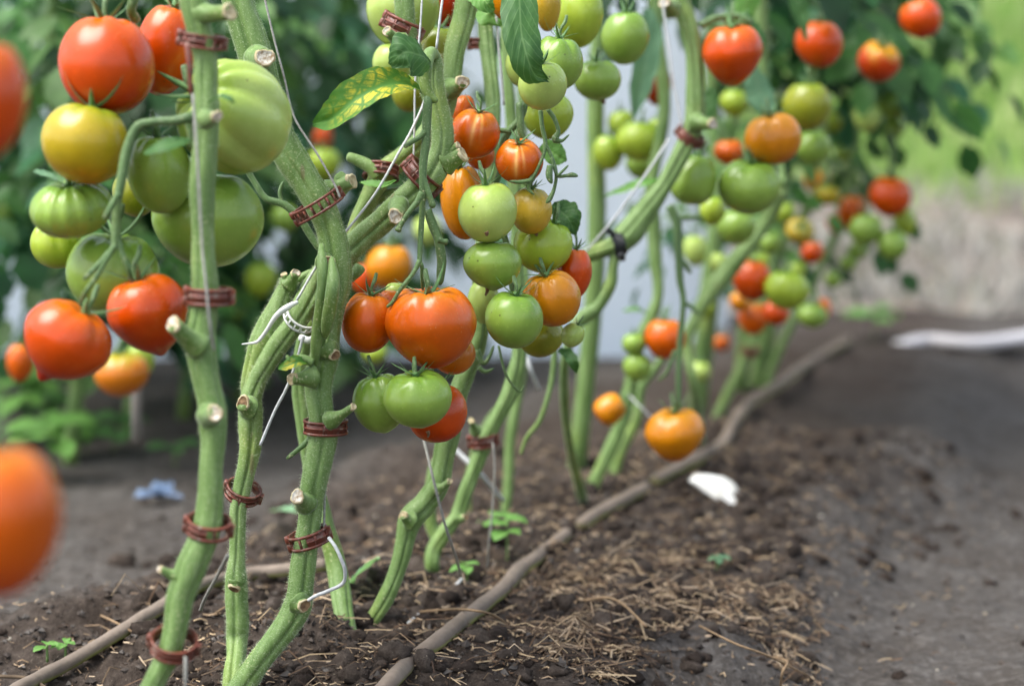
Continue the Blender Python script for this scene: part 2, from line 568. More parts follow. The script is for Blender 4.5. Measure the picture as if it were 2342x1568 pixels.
tag(grid_ground("soil_floor", -3.6, 4.4, 0.1, 3.52, 270, 120, far_soil, soil_col, M['soil']), "trodden soil floor of the tunnel", None, None, "structure")
tag(grid_ground("open_ground", -30, 40, 3.5, 60, 260, 220, out_z, out_col, M['soil']), "dry pale ground and green slope outside the tunnel", None, None, "structure")
b = grid_ground("ground", -150, 150, -150, 200, 12, 12, lambda X, Y: 0 * X - 0.35, lambda X, Y: np.zeros(X.shape + (3,)) + DRY, M['soil'])
tag(b, "wide ground sheet around the tunnel", None, None, "structure")

# film end wall with folds, and the pale door sill
x_edge = 0.335
xs = np.linspace(-3.4, x_edge, 160); zs = np.linspace(-0.05, 2.1, 60)
X, Z = np.meshgrid(xs, zs)
Yw = ENDY + 0.014 * vnoise(X * 7, Z * 1.2, 31) + 0.006 * np.sin(X * 26 + 2 * vnoise(X * 3, Z * 2, 32)) * (0.4 + vnoise(X * 2, Z * 3, 33))
V = np.stack([X, Yw, Z], -1).reshape(-1, 3)
V2 = V + np.array([0, 0.006, 0])
n1, n2 = len(xs), len(zs)
i = np.arange(n1 - 1)[None, :] + np.arange(n2 - 1)[:, None] * n1
Q = np.stack([i, i + 1, i + n1 + 1, i + n1], -1).reshape(-1, 4)
rim = list(range(n1)) + [n1 * k + n1 - 1 for k in range(1, n2)] + [n1 * (n2 - 1) + k for k in range(n1 - 2, -1, -1)] + [n1 * k for k in range(n2 - 2, 0, -1)]
ro = np.array(rim); rn = np.roll(ro, -1)
Q = np.vstack([Q, Q[:, ::-1] + len(V), np.stack([ro, rn + 0, rn + len(V), ro + len(V)], -1)])
wall = empty("greenhouse_wall", (-1.5, ENDY, -0.04))
tag(wall, "pale white film wall at the end of the greenhouse, behind the plants", "wall")
mobj("film", V, Q[:(n1 - 1) * (n2 - 1)], M['film'], wall)
mb = MB()
def box(x0, x1, y0, y1, z0, z1):
    v = [(x, y, z) for z in (z0, z1) for y in (y0, y1) for x in (x0, x1)]
    return v, [[0, 2, 3, 1], [4, 5, 7, 6], [0, 1, 5, 4], [2, 6, 7, 3], [0, 4, 6, 2], [1, 3, 7, 5]]
for nm, bb in (("post", (x_edge - 0.05, x_edge - 0.004, ENDY + 0.03, ENDY + 0.07, -0.06, 2.15)), ("rail", (-3.4, x_edge - 0.051, ENDY + 0.03, ENDY + 0.06, 1.6, 1.65))):
    v, f = box(*bb)
    mobj(nm, v, f, M['wood'], wall, False)
pts = [G(2050, 772), G(2120, 782), G(2230, 795), G(2342, 806), G(2500, 818), G(2900, 830)]
zc = float(np.mean([gz(p.x, p.y, False) for p in pts[:4]])) + .006
V, Fc = tube([Vector((p.x, p.y, zc)) for p in pts], [.012, .015, .016, .016, .016, .016], 12, 8, None, True, 0.05, 3)
V[:, 2] = zc - .002 + (V[:, 2] - zc) * .6
tag(mobj("door_sill", V, Fc, M['sill']), "pale strip along the ground edging the path, right", "edging")

# grass slope, dry tufts and the dark hedge beyond
def blades(n, fx, h0, h1, w, cols, name, label, kindname, lean=0.5):
    V = np.zeros((n * 5, 3)); C = np.zeros((n * 5, 3))
    p = fx(n)
    a = rng.uniform(0, 2 * np.pi, n); hh = rng.uniform(h0, h1, n); ww = w * rng.uniform(.6, 1.3, n)
    la = rng.uniform(0, 2 * np.pi, n); ll = rng.uniform(0.1, lean, n) * hh
    sd_ = np.stack([np.cos(a), np.sin(a), 0 * a], -1) * ww[:, None]
    ld = np.stack([np.cos(la) * ll, np.sin(la) * ll, hh], -1)
    V[0::5] = p - sd_; V[1::5] = p + sd_
    V[2::5] = p + ld * np.array([.4, .4, .6]) - sd_ * .8; V[3::5] = p + ld * np.array([.4, .4, .6]) + sd_ * .8
    V[4::5] = p + ld
    cc = np.array(cols)[rng.integers(0, len(cols), n)] * rng.uniform(.8, 1.2, (n, 1))
    for k in range(5): C[k::5] = cc
    b = np.arange(n)[:, None] * 5
    T = np.concatenate([b + [0, 1, 3], b + [0, 3, 2], b + [2, 3, 4]])
    return tag(mobj(name, V, T, M['grassm'], None, True, C), label, kindname, None, "stuff")


def fx_grass(n):
    y = 6.4 + 9.9 * rng.random(n) ** 1.25
    x = rng.uniform(-0.5, 6.5, n) * (y / 8) * 0.9
    low = y < 8.6 + 2.4 * vnoise(x * .9, y * .6, 44)
    y = np.where(low & (rng.random(n) < .93), y + 3.2, y)
    return np.stack([x, y, out_z(x, y)], -1)


blades(26000, fx_grass, 0.06, 0.2, 0.012, [lin(146, 182, 92), lin(166, 194, 110), lin(126, 164, 80), lin(188, 200, 140)], "grass_slope", "bright green grass on the slope outside", "grass")


def fx_dry(n):
    y = rng.uniform(3.7, 8.2, n); x = rng.uniform(0.1, 3.4, n) * (y / 5)
    k = vnoise(x * 2, y * 2, 41) > -0.12
    x, y = x[k], y[k]
    m = n - len(x)
    x = np.concatenate([x, x[:m]])[:n]; y = np.concatenate([y, y[:m]])[:n]
    if len(x) < n: x = np.resize(x, n); y = np.resize(y, n)
    return np.stack([x, y, out_z(x, y)], -1)


blades(6000, fx_dry, 0.03, 0.10, 0.006, [lin(166, 163, 155), lin(150, 147, 140), lin(184, 180, 170), lin(140, 142, 118)], "dry_grass", "withered grass on the pale ground outside", "grass", 1.4)


def leafcloud(n, pos, size, cols):
    """n bent leaf faces (six corners each) at pos"""
    d = rng.normal(0, 1, (n, 3)); d[:, 2] -= 0.7; d /= np.linalg.norm(d, axis=1)[:, None]
    s = np.cross(d, rng.normal(0, 1, (n, 3))); s /= np.linalg.norm(s, axis=1)[:, None]
    nn = np.cross(d, s)
    L = size * rng.uniform(.6, 1.3, n)[:, None]
    Wd = L * rng.uniform(.22, .36, n)[:, None]
    V = np.zeros((n * 6, 3))
    V[0::6] = pos
    V[1::6] = pos + d * L * .35 - s * Wd + nn * L * .06; V[2::6] = pos + d * L * .35 + s * Wd + nn * L * .06
    V[3::6] = pos + d * L * .72 - s * Wd * .7 + nn * L * .02; V[4::6] = pos + d * L * .72 + s * Wd * .7 + nn * L * .02
    V[5::6] = pos + d * L - nn * L * .08
    b = np.arange(n)[:, None] * 6
    T = np.concatenate([b + [0, 2, 1], b + [1, 2, 4], b + [1, 4, 3], b + [3, 4, 5]])
    cc = np.array(cols)[rng.integers(0, len(cols), n)] * rng.uniform(.7, 1.25, (n, 1))
    return V, T, np.repeat(cc, 6, 0)


GREENS = [lin(68, 118, 56), lin(86, 138, 68), lin(56, 104, 58), lin(118, 164, 86), lin(74, 130, 86), lin(64, 110, 58)]
DARKS = [lin(54, 94, 56), lin(66, 106, 60), lin(46, 82, 54)]
for k, (hx, hy, hw, hh) in enumerate(((6.4, 17.5, 2.3, 2.6),)):
    zb = float(out_z(np.array(hx), np.array(hy)))
    e = empty("hedge_shrub", (hx, hy, zb))
    q = rng.normal(0, 1, (5000, 3)); q /= np.linalg.norm(q, axis=1)[:, None]; q *= rng.random((5000, 1)) ** .4
    pos = q * np.array([hw, 1.2, hh / 2]) + np.array([hx, hy, zb + hh / 2])
    V, T, Cc = leafcloud(5000, pos, 0.22, DARKS)
    tag(mobj("foliage", V, T, M['foliage'], e, True, Cc), None, None, None, "stuff")
    for j in range(4):
        a = rng.uniform(-.6, .6)
        V, Fc = tube([(hx + a * .4, hy, zb - .1), (hx + a, hy, zb + .8), (hx + a * 2.2, hy, zb + 1.7)], [.05, .04, .02], 7, 3)
        mobj("stem", V, Fc, M['wood'], e)
    tag(e, "dark shrub at the top of the grass slope, upper right corner", "shrub")

# ------------------------------------------------------------------ plants
PLANTS = {}


def plant(key, label, base):
    e = empty("tomato_plant", base)
    tag(e, label, "tomato plant", "tomato plants grown up strings")
    PLANTS[key] = e
    return e


def px(pts, d=None):
    """[(x, y, r[, d])] -> points, radii"""
    q, r = [], []
    for t in pts:
        dd = t[3] if len(t) > 3 else d
        q.append(P(t[0], t[1], dd)); r.append(t[2] * dd / F)
    return q, r


def stem(pl, pts, d, ribs=None, mat='stem', name="stem", nseg=64, wob=0.17, seed=0, hair=0, sub=6, round_end=False):
    q, r = px(pts, d)
    V, Fc = tube(q, r, nseg, sub, ribs, True, wob, seed, round_end)
    o = mobj(name, V, Fc, M[mat], PLANTS[pl])
    if hair:
        n = len(V); m = len(V) // nseg
        C = V.reshape(m, nseg, 3).mean(1)
        i = rng.integers(0, m - 1, hair); k = rng.integers(0, nseg, hair); t = rng.random((hair, 1)); s = rng.random((hair, 1))
        A = V.reshape(m, nseg, 3)
        p = (A[i, k] * (1 - t) + A[i + 1, k] * t) * (1 - s) + (A[i, (k + 1) % nseg] * (1 - t) + A[i + 1, (k + 1) % nseg] * t) * s
        nrm = p - (C[i] * (1 - t) + C[i + 1] * t); nrm /= np.linalg.norm(nrm, axis=1)[:, None]
        nrm = nrm + rng.normal(0, .3, nrm.shape)
        sd2 = np.cross(nrm, rng.normal(0, 1, nrm.shape)); sd2 /= np.linalg.norm(sd2, axis=1)[:, None]
        L = rng.uniform(.0008, .0024, (hair, 1))
        HV = np.zeros((hair * 3, 3)); HV[0::3] = p - sd2 * 7e-5; HV[1::3] = p + sd2 * 7e-5; HV[2::3] = p + nrm * L
        tag(mobj("hair", HV, np.arange(hair * 3).reshape(-1, 3), M['hair'], o), None, None, None, "stuff")
    return o


def thin(pl, pts, d, mat='truss', name="truss_stalk", nseg=9, wob=0.08, seed=0, parent=None, round_end=True):
    q, r = px(pts, d)
    V, Fc = tube(q, r, nseg, 6, None, True, wob, seed, round_end)
    return mobj(name, V, Fc, M[mat], parent or PLANTS[pl])


def stump(parent, x0, y0, x1, y1, r0, r1, d, d1=None, mat='stem', face='cut', toward=0.35):
    """side shoot cut short; its cut face looks along the shoot and a little to the viewer"""
    d1 = d1 if d1 is not None else d
    if face == 'scar': d1 = d + (d1 - d) * .35
    a, b = P(x0, y0, d), P(x1, y1, d1)
    ra, rb = r0 * d / F, r1 * .9 * d1 / F
    ax = (b - a).normalized()
    mid = (a + b) / 2 + Vector((0, 0, -0.0006))
    V, Fc = tube([a, mid, b], [ra * 1.25, (ra * .3 + rb * .72), rb], 20, 5, (5, .07, .3), True, .1, int(x0))
    o = mobj("cut_stump", V, Fc, M[mat], parent)
    rs = random.Random(int(x0 * 7 + y0))
    nrm = (ax + (C0 - b).normalized() * toward + Vector((rs.uniform(-.3, .3), 0, rs.uniform(-.3, .3)))).normalized()
    t = nrm.orthogonal().normalized(); s = nrm.cross(t)
    mb = MB(); ph = np.linspace(0, 2 * np.pi, 18, endpoint=False)
    ring = []
    for rr, h in ((1.04, -0.0012), (1.05, 0.0004), (.84, 0.0010), (.74, 0.0005), (.4, 0.0003)):
        wv = 1 + .07 * np.sin(ph * 3 + x0) + .10 * np.sin(ph * 2 + y0) + .05 * np.sin(ph * 7 + x0 * 2)
        ring.append(np.array([b + (t * math.cos(p) + s * math.sin(p)) * rb * rr * w_ + nrm * h for p, w_ in zip(ph, wv)]))
    V = np.concatenate(ring + [np.array([b + nrm * 0.0003])])
    Fc = [[i * 18 + k, i * 18 + (k + 1) % 18, (i + 1) * 18 + (k + 1) % 18, (i + 1) * 18 + k] for i in range(4) for k in range(18)]
    Fc += [[4 * 18 + k, 4 * 18 + (k + 1) % 18, 90] for k in range(18)]
    f = mobj("cut_face", V, Fc, [M[face], M['cut_rim']], o)
    mi = np.zeros(len(Fc), np.int32); mi[:36] = 1
    f.data.polygons.foreach_set("material_index", mi)
    return o


def leaf(parent, pts, widths, d, mat='leaf', normal=(0, -0.6, 0.8), fold=0.25, lobes=5, lobe_amp=.14, bumps=.0012, side=(1, 1), name="leaf", nu=34, nv=15, seed=0, world=None, curl=0.0):
    """blade along a midrib; normal = direction of the upper face; fold lifts both halves"""
    if world is not None: q = [np.array(p) for p in world]
    else:
        q = [np.array(P(t[0], t[1], t[2] if len(t) > 2 else d)) for t in pts]
    dd = d if d else 1.0
    Wd = [w * dd / F for w in widths] if world is None else list(widths)
    sub = max(2, nu // (len(q) - 1))
    A = catmull(np.hstack([np.array(q), np.array(Wd)[:, None]]), sub)
    C, w = A[:, :3], np.maximum(A[:, 3], 0)
    T, N, B = frames(C, normal)
    S = B
    u = np.linspace(0, 1, len(C)); v = np.linspace(-1, 1, nv)
    U, Vv = np.meshgrid(u, v, indexing='ij')
    edge = 1 + lobe_amp * (np.abs(np.sin(U * lobes * np.pi + seed)) - .6) + .05 * vnoise(U * 25, np.sign(Vv) * 3, seed)
    sc = np.where(Vv < 0, side[0], side[1])
    across = Vv * (1 + (edge - 1) * np.abs(Vv) ** 2) * sc
    lift = np.abs(Vv) ** 1.4 * fold - curl * np.abs(Vv) ** 3
    ph = (U - 0.275 * np.abs(Vv)) * 9.0
    bz = bumps * np.abs(np.cos(np.pi * ph)) * np.minimum(1, np.abs(Vv) * 4) + bumps * 1.6 * vnoise(U * 7, Vv * 3, seed + 3)
    Vt = C[:, None] + across[..., None] * w[:, None, None] * S[:, None] + (lift * w[:, None] + bz)[..., None] * N[:, None]
    n, m = len(C), nv
    i = np.arange(m - 1)[None, :] + np.arange(n - 1)[:, None] * m
    Q = np.stack([i, i + 1, i + m + 1, i + m], -1).reshape(-1, 4)
    uv = np.stack([U, (Vv + 1) / 2], -1).reshape(-1, 2)
    return mobj(name, Vt.reshape(-1, 3), Q, M[mat], parent, True, None, uv)


# --- the three stems in front
pA = plant('A', "tomato plant with the thick slightly blurred stem at far left carrying four brown clips", G(230, 1690))
sA = stem('A', [(425, -90, 36), (436, -20, 34), (455, 60, 32), (468, 130, 28), (471, 200, 28), (474, 262, 32), (468, 340, 29), (463, 440, 29), (464, 540, 28), (468, 640, 28), (466, 720, 31), (458, 775, 34), (464, 840, 31), (476, 900, 29), (486, 950, 31), (486, 1020, 28), (481, 1110, 28), (476, 1190, 30), (458, 1250, 32), (434, 1305, 34), (414, 1360, 31), (402, 1430, 27), (386, 1490, 26), (358, 1545, 25), (320, 1620, 26), (255, 1720, 28), (225, 1775, 30)], 1.22, (4, .10, .4), 'stem', seed=1, hair=3500)
stump(sA, 448, 30, 525, 28, 24, 20, 1.22, 1.20, face='cut_rim')
stump(sA, 470, 272, 496, 266, 20, 14, 1.205, 1.185)
stump(sA, 455, 790, 396, 742, 26, 21, 1.215, 1.20)
stump(sA, 478, 948, 492, 944, 24, 20, 1.215, 1.19)
stump(sA, 412, 1318, 366, 1301, 22, 9, 1.22, 1.215)

pB = plant('B', "plant with the slim forked middle stem rising into the arched stem, white clip on it", G(538, 1568))
sB = stem('B', [(533, 1585, 27, 1.405), (537, 1535, 25, 1.41), (543, 1464, 25), (544, 1420, 27), (543, 1379, 26), (541, 1330, 25), (541, 1300, 22), (543, 1266, 19), (544, 1209, 20), (545, 1160, 21), (556, 1110, 22), (568, 1050, 25), (572, 1000, 26), (573, 950, 28), (574, 905, 27), (590, 865, 22), (604, 842, 21), (632, 796, 23), (663, 753, 26), (694, 705, 29), (716, 662, 29, 1.432), (752, 612, 29, 1.434), (805, 565, 28, 1.434), (857, 520, 28, 1.432), (912, 470, 29), (953, 435, 31), (988, 395, 32), (1009, 349, 29), (1013, 300, 26), (1003, 248, 24), (996, 190, 20), (997, 148, 16), (993, 122, 12)], 1.425, (4, .16, 0.75), 'stem_light', seed=2, hair=15000, round_end=True)
stem('B', [(578, 905, 14), (577, 885, 24), (590, 822, 29), (611, 757, 29), (636, 700, 24), (655, 660, 20), (661, 640, 21)], 1.435, (4, .12, .2), 'stem_light', "side_stem", seed=3, hair=4000)
stump(sB, 661, 650, 676, 625, 18, 12, 1.43, 1.425)
stump(sB, 660, 650, 650, 628, 12, 8, 1.43, 1.428, face='cut_rim')
thin('B', [(668, 650, 9), (690, 634, 9), (716, 618, 7)], 1.44, 'stem_light', "side_shoot")
stump(sB, 568, 930, 556, 922, 22, 19, 1.415, 1.398, face='scar')
stump(sB, 912, 470, 905, 495, 20, 19, 1.415, 1.392)
thin('B', [(995, 130, 13, 1.425), (985, 122, 15, 1.415), (973, 150, 16, 1.405), (973, 195, 14, 1.40), (985, 222, 11, 1.398), (1001, 233, 6, 1.397)], 1.41, 'stem', "bent_petiole", 12)
stump(sB, 1020, 372, 1058, 352, 26, 20, 1.425, 1.42, 'stem', 'cut_rim', .1)
stump(sB, 1018, 360, 1047, 332, 18, 9, 1.425, 1.42, 'stem', 'cut_rim', .1)
stump(sB, 540, 1330, 536, 1345, 16, 14, 1.41, 1.404, face='scar')

pC = plant('C', "plant with the stout ribbed centre stem slanting at its foot, three brown clips", G(556, 1566))
sC = stem('C', [(532, 1600, 31, 1.40), (566, 1549, 31), (596, 1508, 30), (624, 1473, 30), (655, 1432, 31), (678, 1390, 33), (685, 1365, 30), (690, 1322, 28), (699, 1252, 27), (707, 1195, 28), (712, 1140, 30), (720, 1095, 32), (731, 1045, 32), (740, 985, 33), (730, 915, 34), (730, 865, 35), (741, 815, 34), (747, 765, 33), (756, 715, 34), (767, 660, 36), (769, 615, 36), (764, 560, 35), (748, 505, 35), (727, 460, 36), (695, 405, 36), (660, 350, 36), (633, 300, 37), (608, 220, 38), (592, 150, 40), (565, 70, 38), (542, 0, 37), (522, -90, 36)], 1.40, (4, .17, 0.78), 'stem', seed=4, hair=15000)
thin('C', [(735, 560, 6, 1.388), (737, 600, 12, 1.380), (738, 650, 13, 1.378), (733, 700, 13, 1.380), (727, 750, 14, 1.382), (722, 800, 12, 1.385), (722, 840, 6, 1.392)], 1.38, 'stem', "fused_shoot", 20, .06)
thin('C', [(758, 590, 6, 1.383), (762, 640, 15, 1.374), (757, 690, 16, 1.372), (748, 740, 14, 1.376), (742, 775, 6, 1.385)], 1.38, 'stem', "fused_shoot", 20, .06)
stump(sC, 700, 1150, 680, 1135, 22, 18, 1.395, 1.378)
stump(sC, 684, 1378, 696, 1384, 22, 17, 1.392, 1.378, face='scar')
stump(sC, 742, 600, 752, 598, 20, 15, 1.388, 1.368, face='scar')
stump(sC, 750, 800, 766, 812, 22, 14, 1.39, 1.378, face='scar')
stump(sC, 715, 862, 668, 866, 24, 15, 1.39, 1.38, face='cut_rim')
thin('C', [(716, 830, 10), (690, 818, 9), (666, 824, 7), (655, 812, 5)], 1.385, 'stem', "side_shoot")
stump(sC, 755, 962, 808, 930, 19, 9, 1.39, 1.375, face='cut_rim')
thin('C', [(712, 1000, 8), (685, 1025, 6), (655, 1049, 5)], 1.405, 'truss', "dry_shoot")
stump(sC, 780, 420, 806, 414, 24, 17, 1.415, 1.41, face='cut_rim')
stump(sC, 745, 432, 800, 416, 18, 18, 1.41, 1.41, face='cut_rim')
thin('C', [(800, 640, 9), (818, 618, 14), (826, 606, 13)], 1.42, 'stem', "side_shoot")
stump(sC, 590, 135, 606, 132, 28, 24, 1.39, 1.37)

pE = plant('E', "plant whose pale stem runs up behind the arched stem, with a long side shoot", G(800, 1500))
sE = stem('E', [(700, 760, 22, 1.53), (770, 640, 24, 1.52), (812, 545, 25, 1.51), (845, 455, 23), (872, 402, 25), (912, 368, 25), (955, 332, 25), (1000, 275, 26), (1028, 200, 25), (1042, 110, 25), (1062, 30, 27), (1075, -80, 28)], 1.495, (4, .08, .2), 'stem_light', seed=5, hair=3000)
stem('E', [(700, 760, 20, 1.53), (690, 900, 22, 1.54), (720, 1100, 20, 1.545), (770, 1300, 22, 1.54), (800, 1500, 24, 1.50)], 1.53, (4, .1, .3), 'stem', "lower_stem", seed=6)
thin('E', [(866, 405, 16), (840, 378, 15), (806, 362, 12), (793, 358, 10)], 1.485, 'stem_light', "side_shoot", 14)
stump(sE, 1030, 205, 1058, 188, 22, 17, 1.485, 1.46)
thin('E', [(838, 470, 14), (880, 448, 14), (930, 440, 12), (950, 470, 10)], 1.50, 'stem', "side_shoot", 12)
stem('E', [(918, -90, 24), (925, 0, 23), (930, 60, 23), (940, 110, 24), (962, 160, 20), (985, 230, 17), (1000, 280, 16)], 1.475, (4, .06, .2), 'stem', "upper_stem", seed=7, hair=2000)
stump(sE, 915, 95, 885, 72, 20, 12, 1.465, 1.455)

# --- the two stems behind the middle cluster
pL = plant('L', "tomato plant with a leaning green stem behind the big orange tomato, white string crossing it", G(834, 1442))
sL = stem('L', [(826, 1456, 15, 1.535), (836, 1440, 17), (882, 1368, 20), (912, 1296, 21), (926, 1235, 22), (940, 1185, 27), (972, 1150, 26), (1003, 1105, 26), (1017, 1031, 25), (1032, 960, 25), (1050, 895, 23), (1075, 830, 21), (1095, 770, 20), (1100, 690, 18), (1100, 600, 18), (1120, 450, 17, 1.56), (1128, 250, 17, 1.58), (1112, 80, 19, 1.6), (1105, -80, 19, 1.6)], 1.54, (4, .16, .6), 'stem', seed=8, hair=1500)
stump(sL, 938, 1190, 922, 1178, 18, 12, 1.53, 1.525, face='cut_rim')
stump(sL, 1000, 1120, 1028, 1100, 14, 8, 1.53, 1.525, face='cut_rim')
pM = plant('M', "tomato plant with a thin branching stem behind the middle cluster, small brown clip and string", G(986, 1312))
sM = stem('M', [(985, 1318, 17, 1.71), (988, 1300, 19), (992, 1258, 20), (1018, 1215, 18), (1045, 1180, 17), (1062, 1130, 17), (1080, 1085, 16), (1105, 1020, 17), (1135, 960, 17), (1165, 900, 20), (1180, 850, 22), (1188, 800, 18), (1185, 700, 16), (1180, 500, 15), (1170, 300, 14), (1160, 150, 13), (1150, -80, 13)], 1.68, (4, .14, .5), 'stem', seed=9)
thin('M', [(1002, 1240, 14), (985, 1190, 15), (985, 1120, 14), (995, 1050, 12)], 1.71, 'stem', "side_stem")
stump(sM, 1048, 1185, 1064, 1182, 12, 8, 1.67, 1.66, face='scar')
stump(sM, 1088, 985, 1078, 962, 12, 8, 1.67, 1.66, face='cut_rim')
pN = plant('N', "tomato plant with one slender blurred upright stem beside the thin clipped stem", G(1150, 1165))
stem('N', [(1155, 1180, 11), (1163, 1100, 11), (1168, 1000, 12), (1185, 900, 12), (1195, 800, 13), (1200, 600, 12), (1195, 300, 12), (1195, -60, 12)], 1.95, None, 'stem', seed=10)
stem('N', [(1072, 1200, 8), (1070, 1130, 9), (1085, 1040, 9), (1120, 960, 9), (1180, 900, 8)], 1.95, None, 'stem', "side_stem", seed=11)
thin('N', [(1270, 790, 7), (1265, 850, 7), (1255, 900, 6), (1235, 960, 6), (1205, 1000, 5), (1190, 1040, 4)], 1.72, 'stem', "side_shoot")

# --- right hand row
pH = plant('H', "tomato plant with the curved green stem crossing the white wall, black tie round it", G(1335, 1150))
sH = stem('H', [(1535, -80, 27), (1555, 0, 25), (1578, 70, 24), (1589, 150, 21), (1590, 230, 22), (1588, 280, 23), (1572, 322, 22), (1548, 370, 21), (1518, 425, 21), (1480, 478, 26), (1440, 530, 31), (1415, 556, 27), (1388, 568, 19), (1350, 582, 17), (1310, 600, 16)], 1.76, (4, .12, .6), 'stem', seed=12)
stump(sH, 1592, 280, 1630, 283, 20, 14, 1.75, 1.735)
stump(sH, 1535, 20, 1520, 5, 20, 15, 1.75, 1.73)
stem('H', [(1412, 560, 16), (1402, 610, 13), (1396, 650, 14), (1370, 700, 14), (1335, 725, 16), (1310, 760, 13), (1290, 850, 11, 1.78), (1300, 1000, 10, 1.85), (1335, 1150, 12, 1.95)], 1.76, None, 'stem', "lower_stem", seed=13)
pI = plant('I', "plant with blurred stems behind the cone-shaped amber tomato near the soil", G(1345, 1135))
stem('I', [(1330, 1150, 14), (1348, 1125, 15), (1385, 1050, 15), (1415, 985, 16), (1438, 900, 16), (1450, 840, 14), (1465, 775, 14), (1490, 725, 15), (1505, 670, 13), (1500, 600, 15), (1495, 520, 16), (1490, 420, 14), (1520, 250, 14), (1500, 60, 15), (1490, -60, 15)], 1.98, (4, .1, .4), 'stem', seed=14)
stem('I', [(1402, 1090, 12), (1420, 1030, 13), (1455, 960, 13), (1465, 890, 12), (1500, 840, 10), (1550, 770, 10)], 2.05, None, 'stem', "side_stem", seed=15)
pJ = plant('J', "tomato plant with a blurred stem slanting under the large green tomato on the right", G(1600, 1010))
stem('J', [(1790, 430, 15, 2.0), (1755, 500, 17), (1700, 575, 19), (1655, 630, 21), (1615, 680, 18), (1590, 730, 14), (1570, 790, 12), (1590, 900, 11), (1600, 1010, 13, 2.2)], 2.02, (4, .1, .3), 'stem_light', seed=16)
stem('J', [(1790, 430, 15, 2.0), (1770, 330, 14), (1745, 200, 14), (1740, 60, 15), (1740, -70, 15)], 2.02, None, 'stem', "upper_stem", seed=17)
pK = plant('K', "tomato plant far right with a pale slanting stem under the small red tomato", G(1640, 960))
stem('K', [(1632, 975, 11), (1660, 910, 11), (1690, 850, 12), (1712, 800, 13), (1732, 730, 13), (1750, 660, 11), (1790, 560, 11), (1880, 420, 13), (1880, 300, 13), (1850, 120, 13), (1850, -60, 13)], 2.42, None, 'stem_light', seed=18)
pK2 = plant('K2', "plant at the far right end of the row, truss hanging before the dry ground", G(1745, 905))
stem('K2', [(1745, 910, 10), (1770, 830, 10), (1830, 700, 10), (1900, 560, 11), (1945, 400, 12), (1960, 250, 12), (1950, 100, 11), (1960, -60, 11)], 2.6, None, 'stem', seed=19)

# --- hanging trusses
T1 = thin('B', [(985, 212, 8, 1.405), (979, 230, 11), (976, 272, 11), (974, 325, 10), (968, 370, 10), (967, 415, 9), (966, 470, 7), (960, 590, 6), (965, 610, 5), (967, 662, 5, 1.405)], 1.397, seed=21)
thin('B', [(972, 300, 7), (962, 312, 6), (940, 326, 6), (924, 337, 5)], 1.395, parent=None, name="truss_branch")
thin('B', [(967, 405, 8), (975, 430, 8), (985, 455, 7), (991, 476, 9)], 1.397, name="truss_branch")
thin('B', [(966, 440, 8), (955, 460, 7), (934, 487, 6), (916, 515, 6), (908, 530, 9)], 1.39, name="truss_branch")
thin('B', [(960, 595, 6), (945, 625, 5), (917, 660, 5), (898, 690, 4), (884, 703, 4)], 1.39, name="truss_branch")
thin('B', [(978, 480, 9), (990, 515, 11), (1002, 545, 11), (1010, 590, 11), (1008, 625, 10), (1005, 652, 8)], 1.42, name="truss_branch", nseg=12)
thin('B', [(1003, 548, 9), (1014, 552, 6), (1025, 553, 8)], 1.41, name="truss_branch")
thin('A', [(455, 262, 13, 1.225), (435, 268, 13), (400, 276, 11), (345, 280, 10), (312, 292, 11), (290, 345, 12), (280, 400, 12), (268, 470, 10), (265, 530, 11), (264, 570, 9)], 1.215, 'truss', nseg=14)
thin('A', [(430, 270, 11), (438, 300, 10), (440, 340, 8)], 1.225, 'truss', "truss_branch")
thin('A', [(272, 440, 8), (256, 470, 8), (238, 502, 7)], 1.205, 'truss', "truss_branch")
thin('A', [(264, 560, 8), (245, 590, 7), (222, 630, 6), (196, 668, 6), (186, 690, 6, 1.215)], 1.205, 'truss', "truss_branch")
thin('A', [(250, 575, 6), (225, 605, 6), (190, 640, 6)], 1.205, 'truss', "truss_branch")
thin('A', [(268, 540, 7), (280, 580, 6), (295, 620, 6), (303, 645, 6, 1.225)], 1.215, 'truss', "truss_branch")
thin('A', [(310, 45, 12, 1.27), (300, 20, 11), (318, -40, 12)], 1.26, 'truss', "truss_branch")
thin('C', [(565, 388, 7), (590, 430, 7), (610, 455, 8), (650, 468, 9), (685, 500, 9), (715, 545, 9), (735, 575, 8)], 1.45, 'truss', nseg=10)
thin('C', [(648, 468, 5), (640, 440, 5), (648, 415, 4)], 1.45, 'truss', "truss_branch")
thin('M', [(1205, 215, 9), (1190, 270, 9), (1165, 300, 8), (1150, 330, 8), (1148, 380, 8), (1135, 420, 7), (1128, 480, 7), (1160, 560, 7), (1170, 650, 7), (1190, 720, 7)], 1.475, 'truss')
thin('M', [(1188, 235, 8), (1192, 300, 9), (1205, 325, 6)], 1.47, 'truss', "truss_branch")
thin('M', [(1165, 300, 6), (1145, 298, 6), (1120, 290, 5)], 1.47, 'truss', "truss_branch")
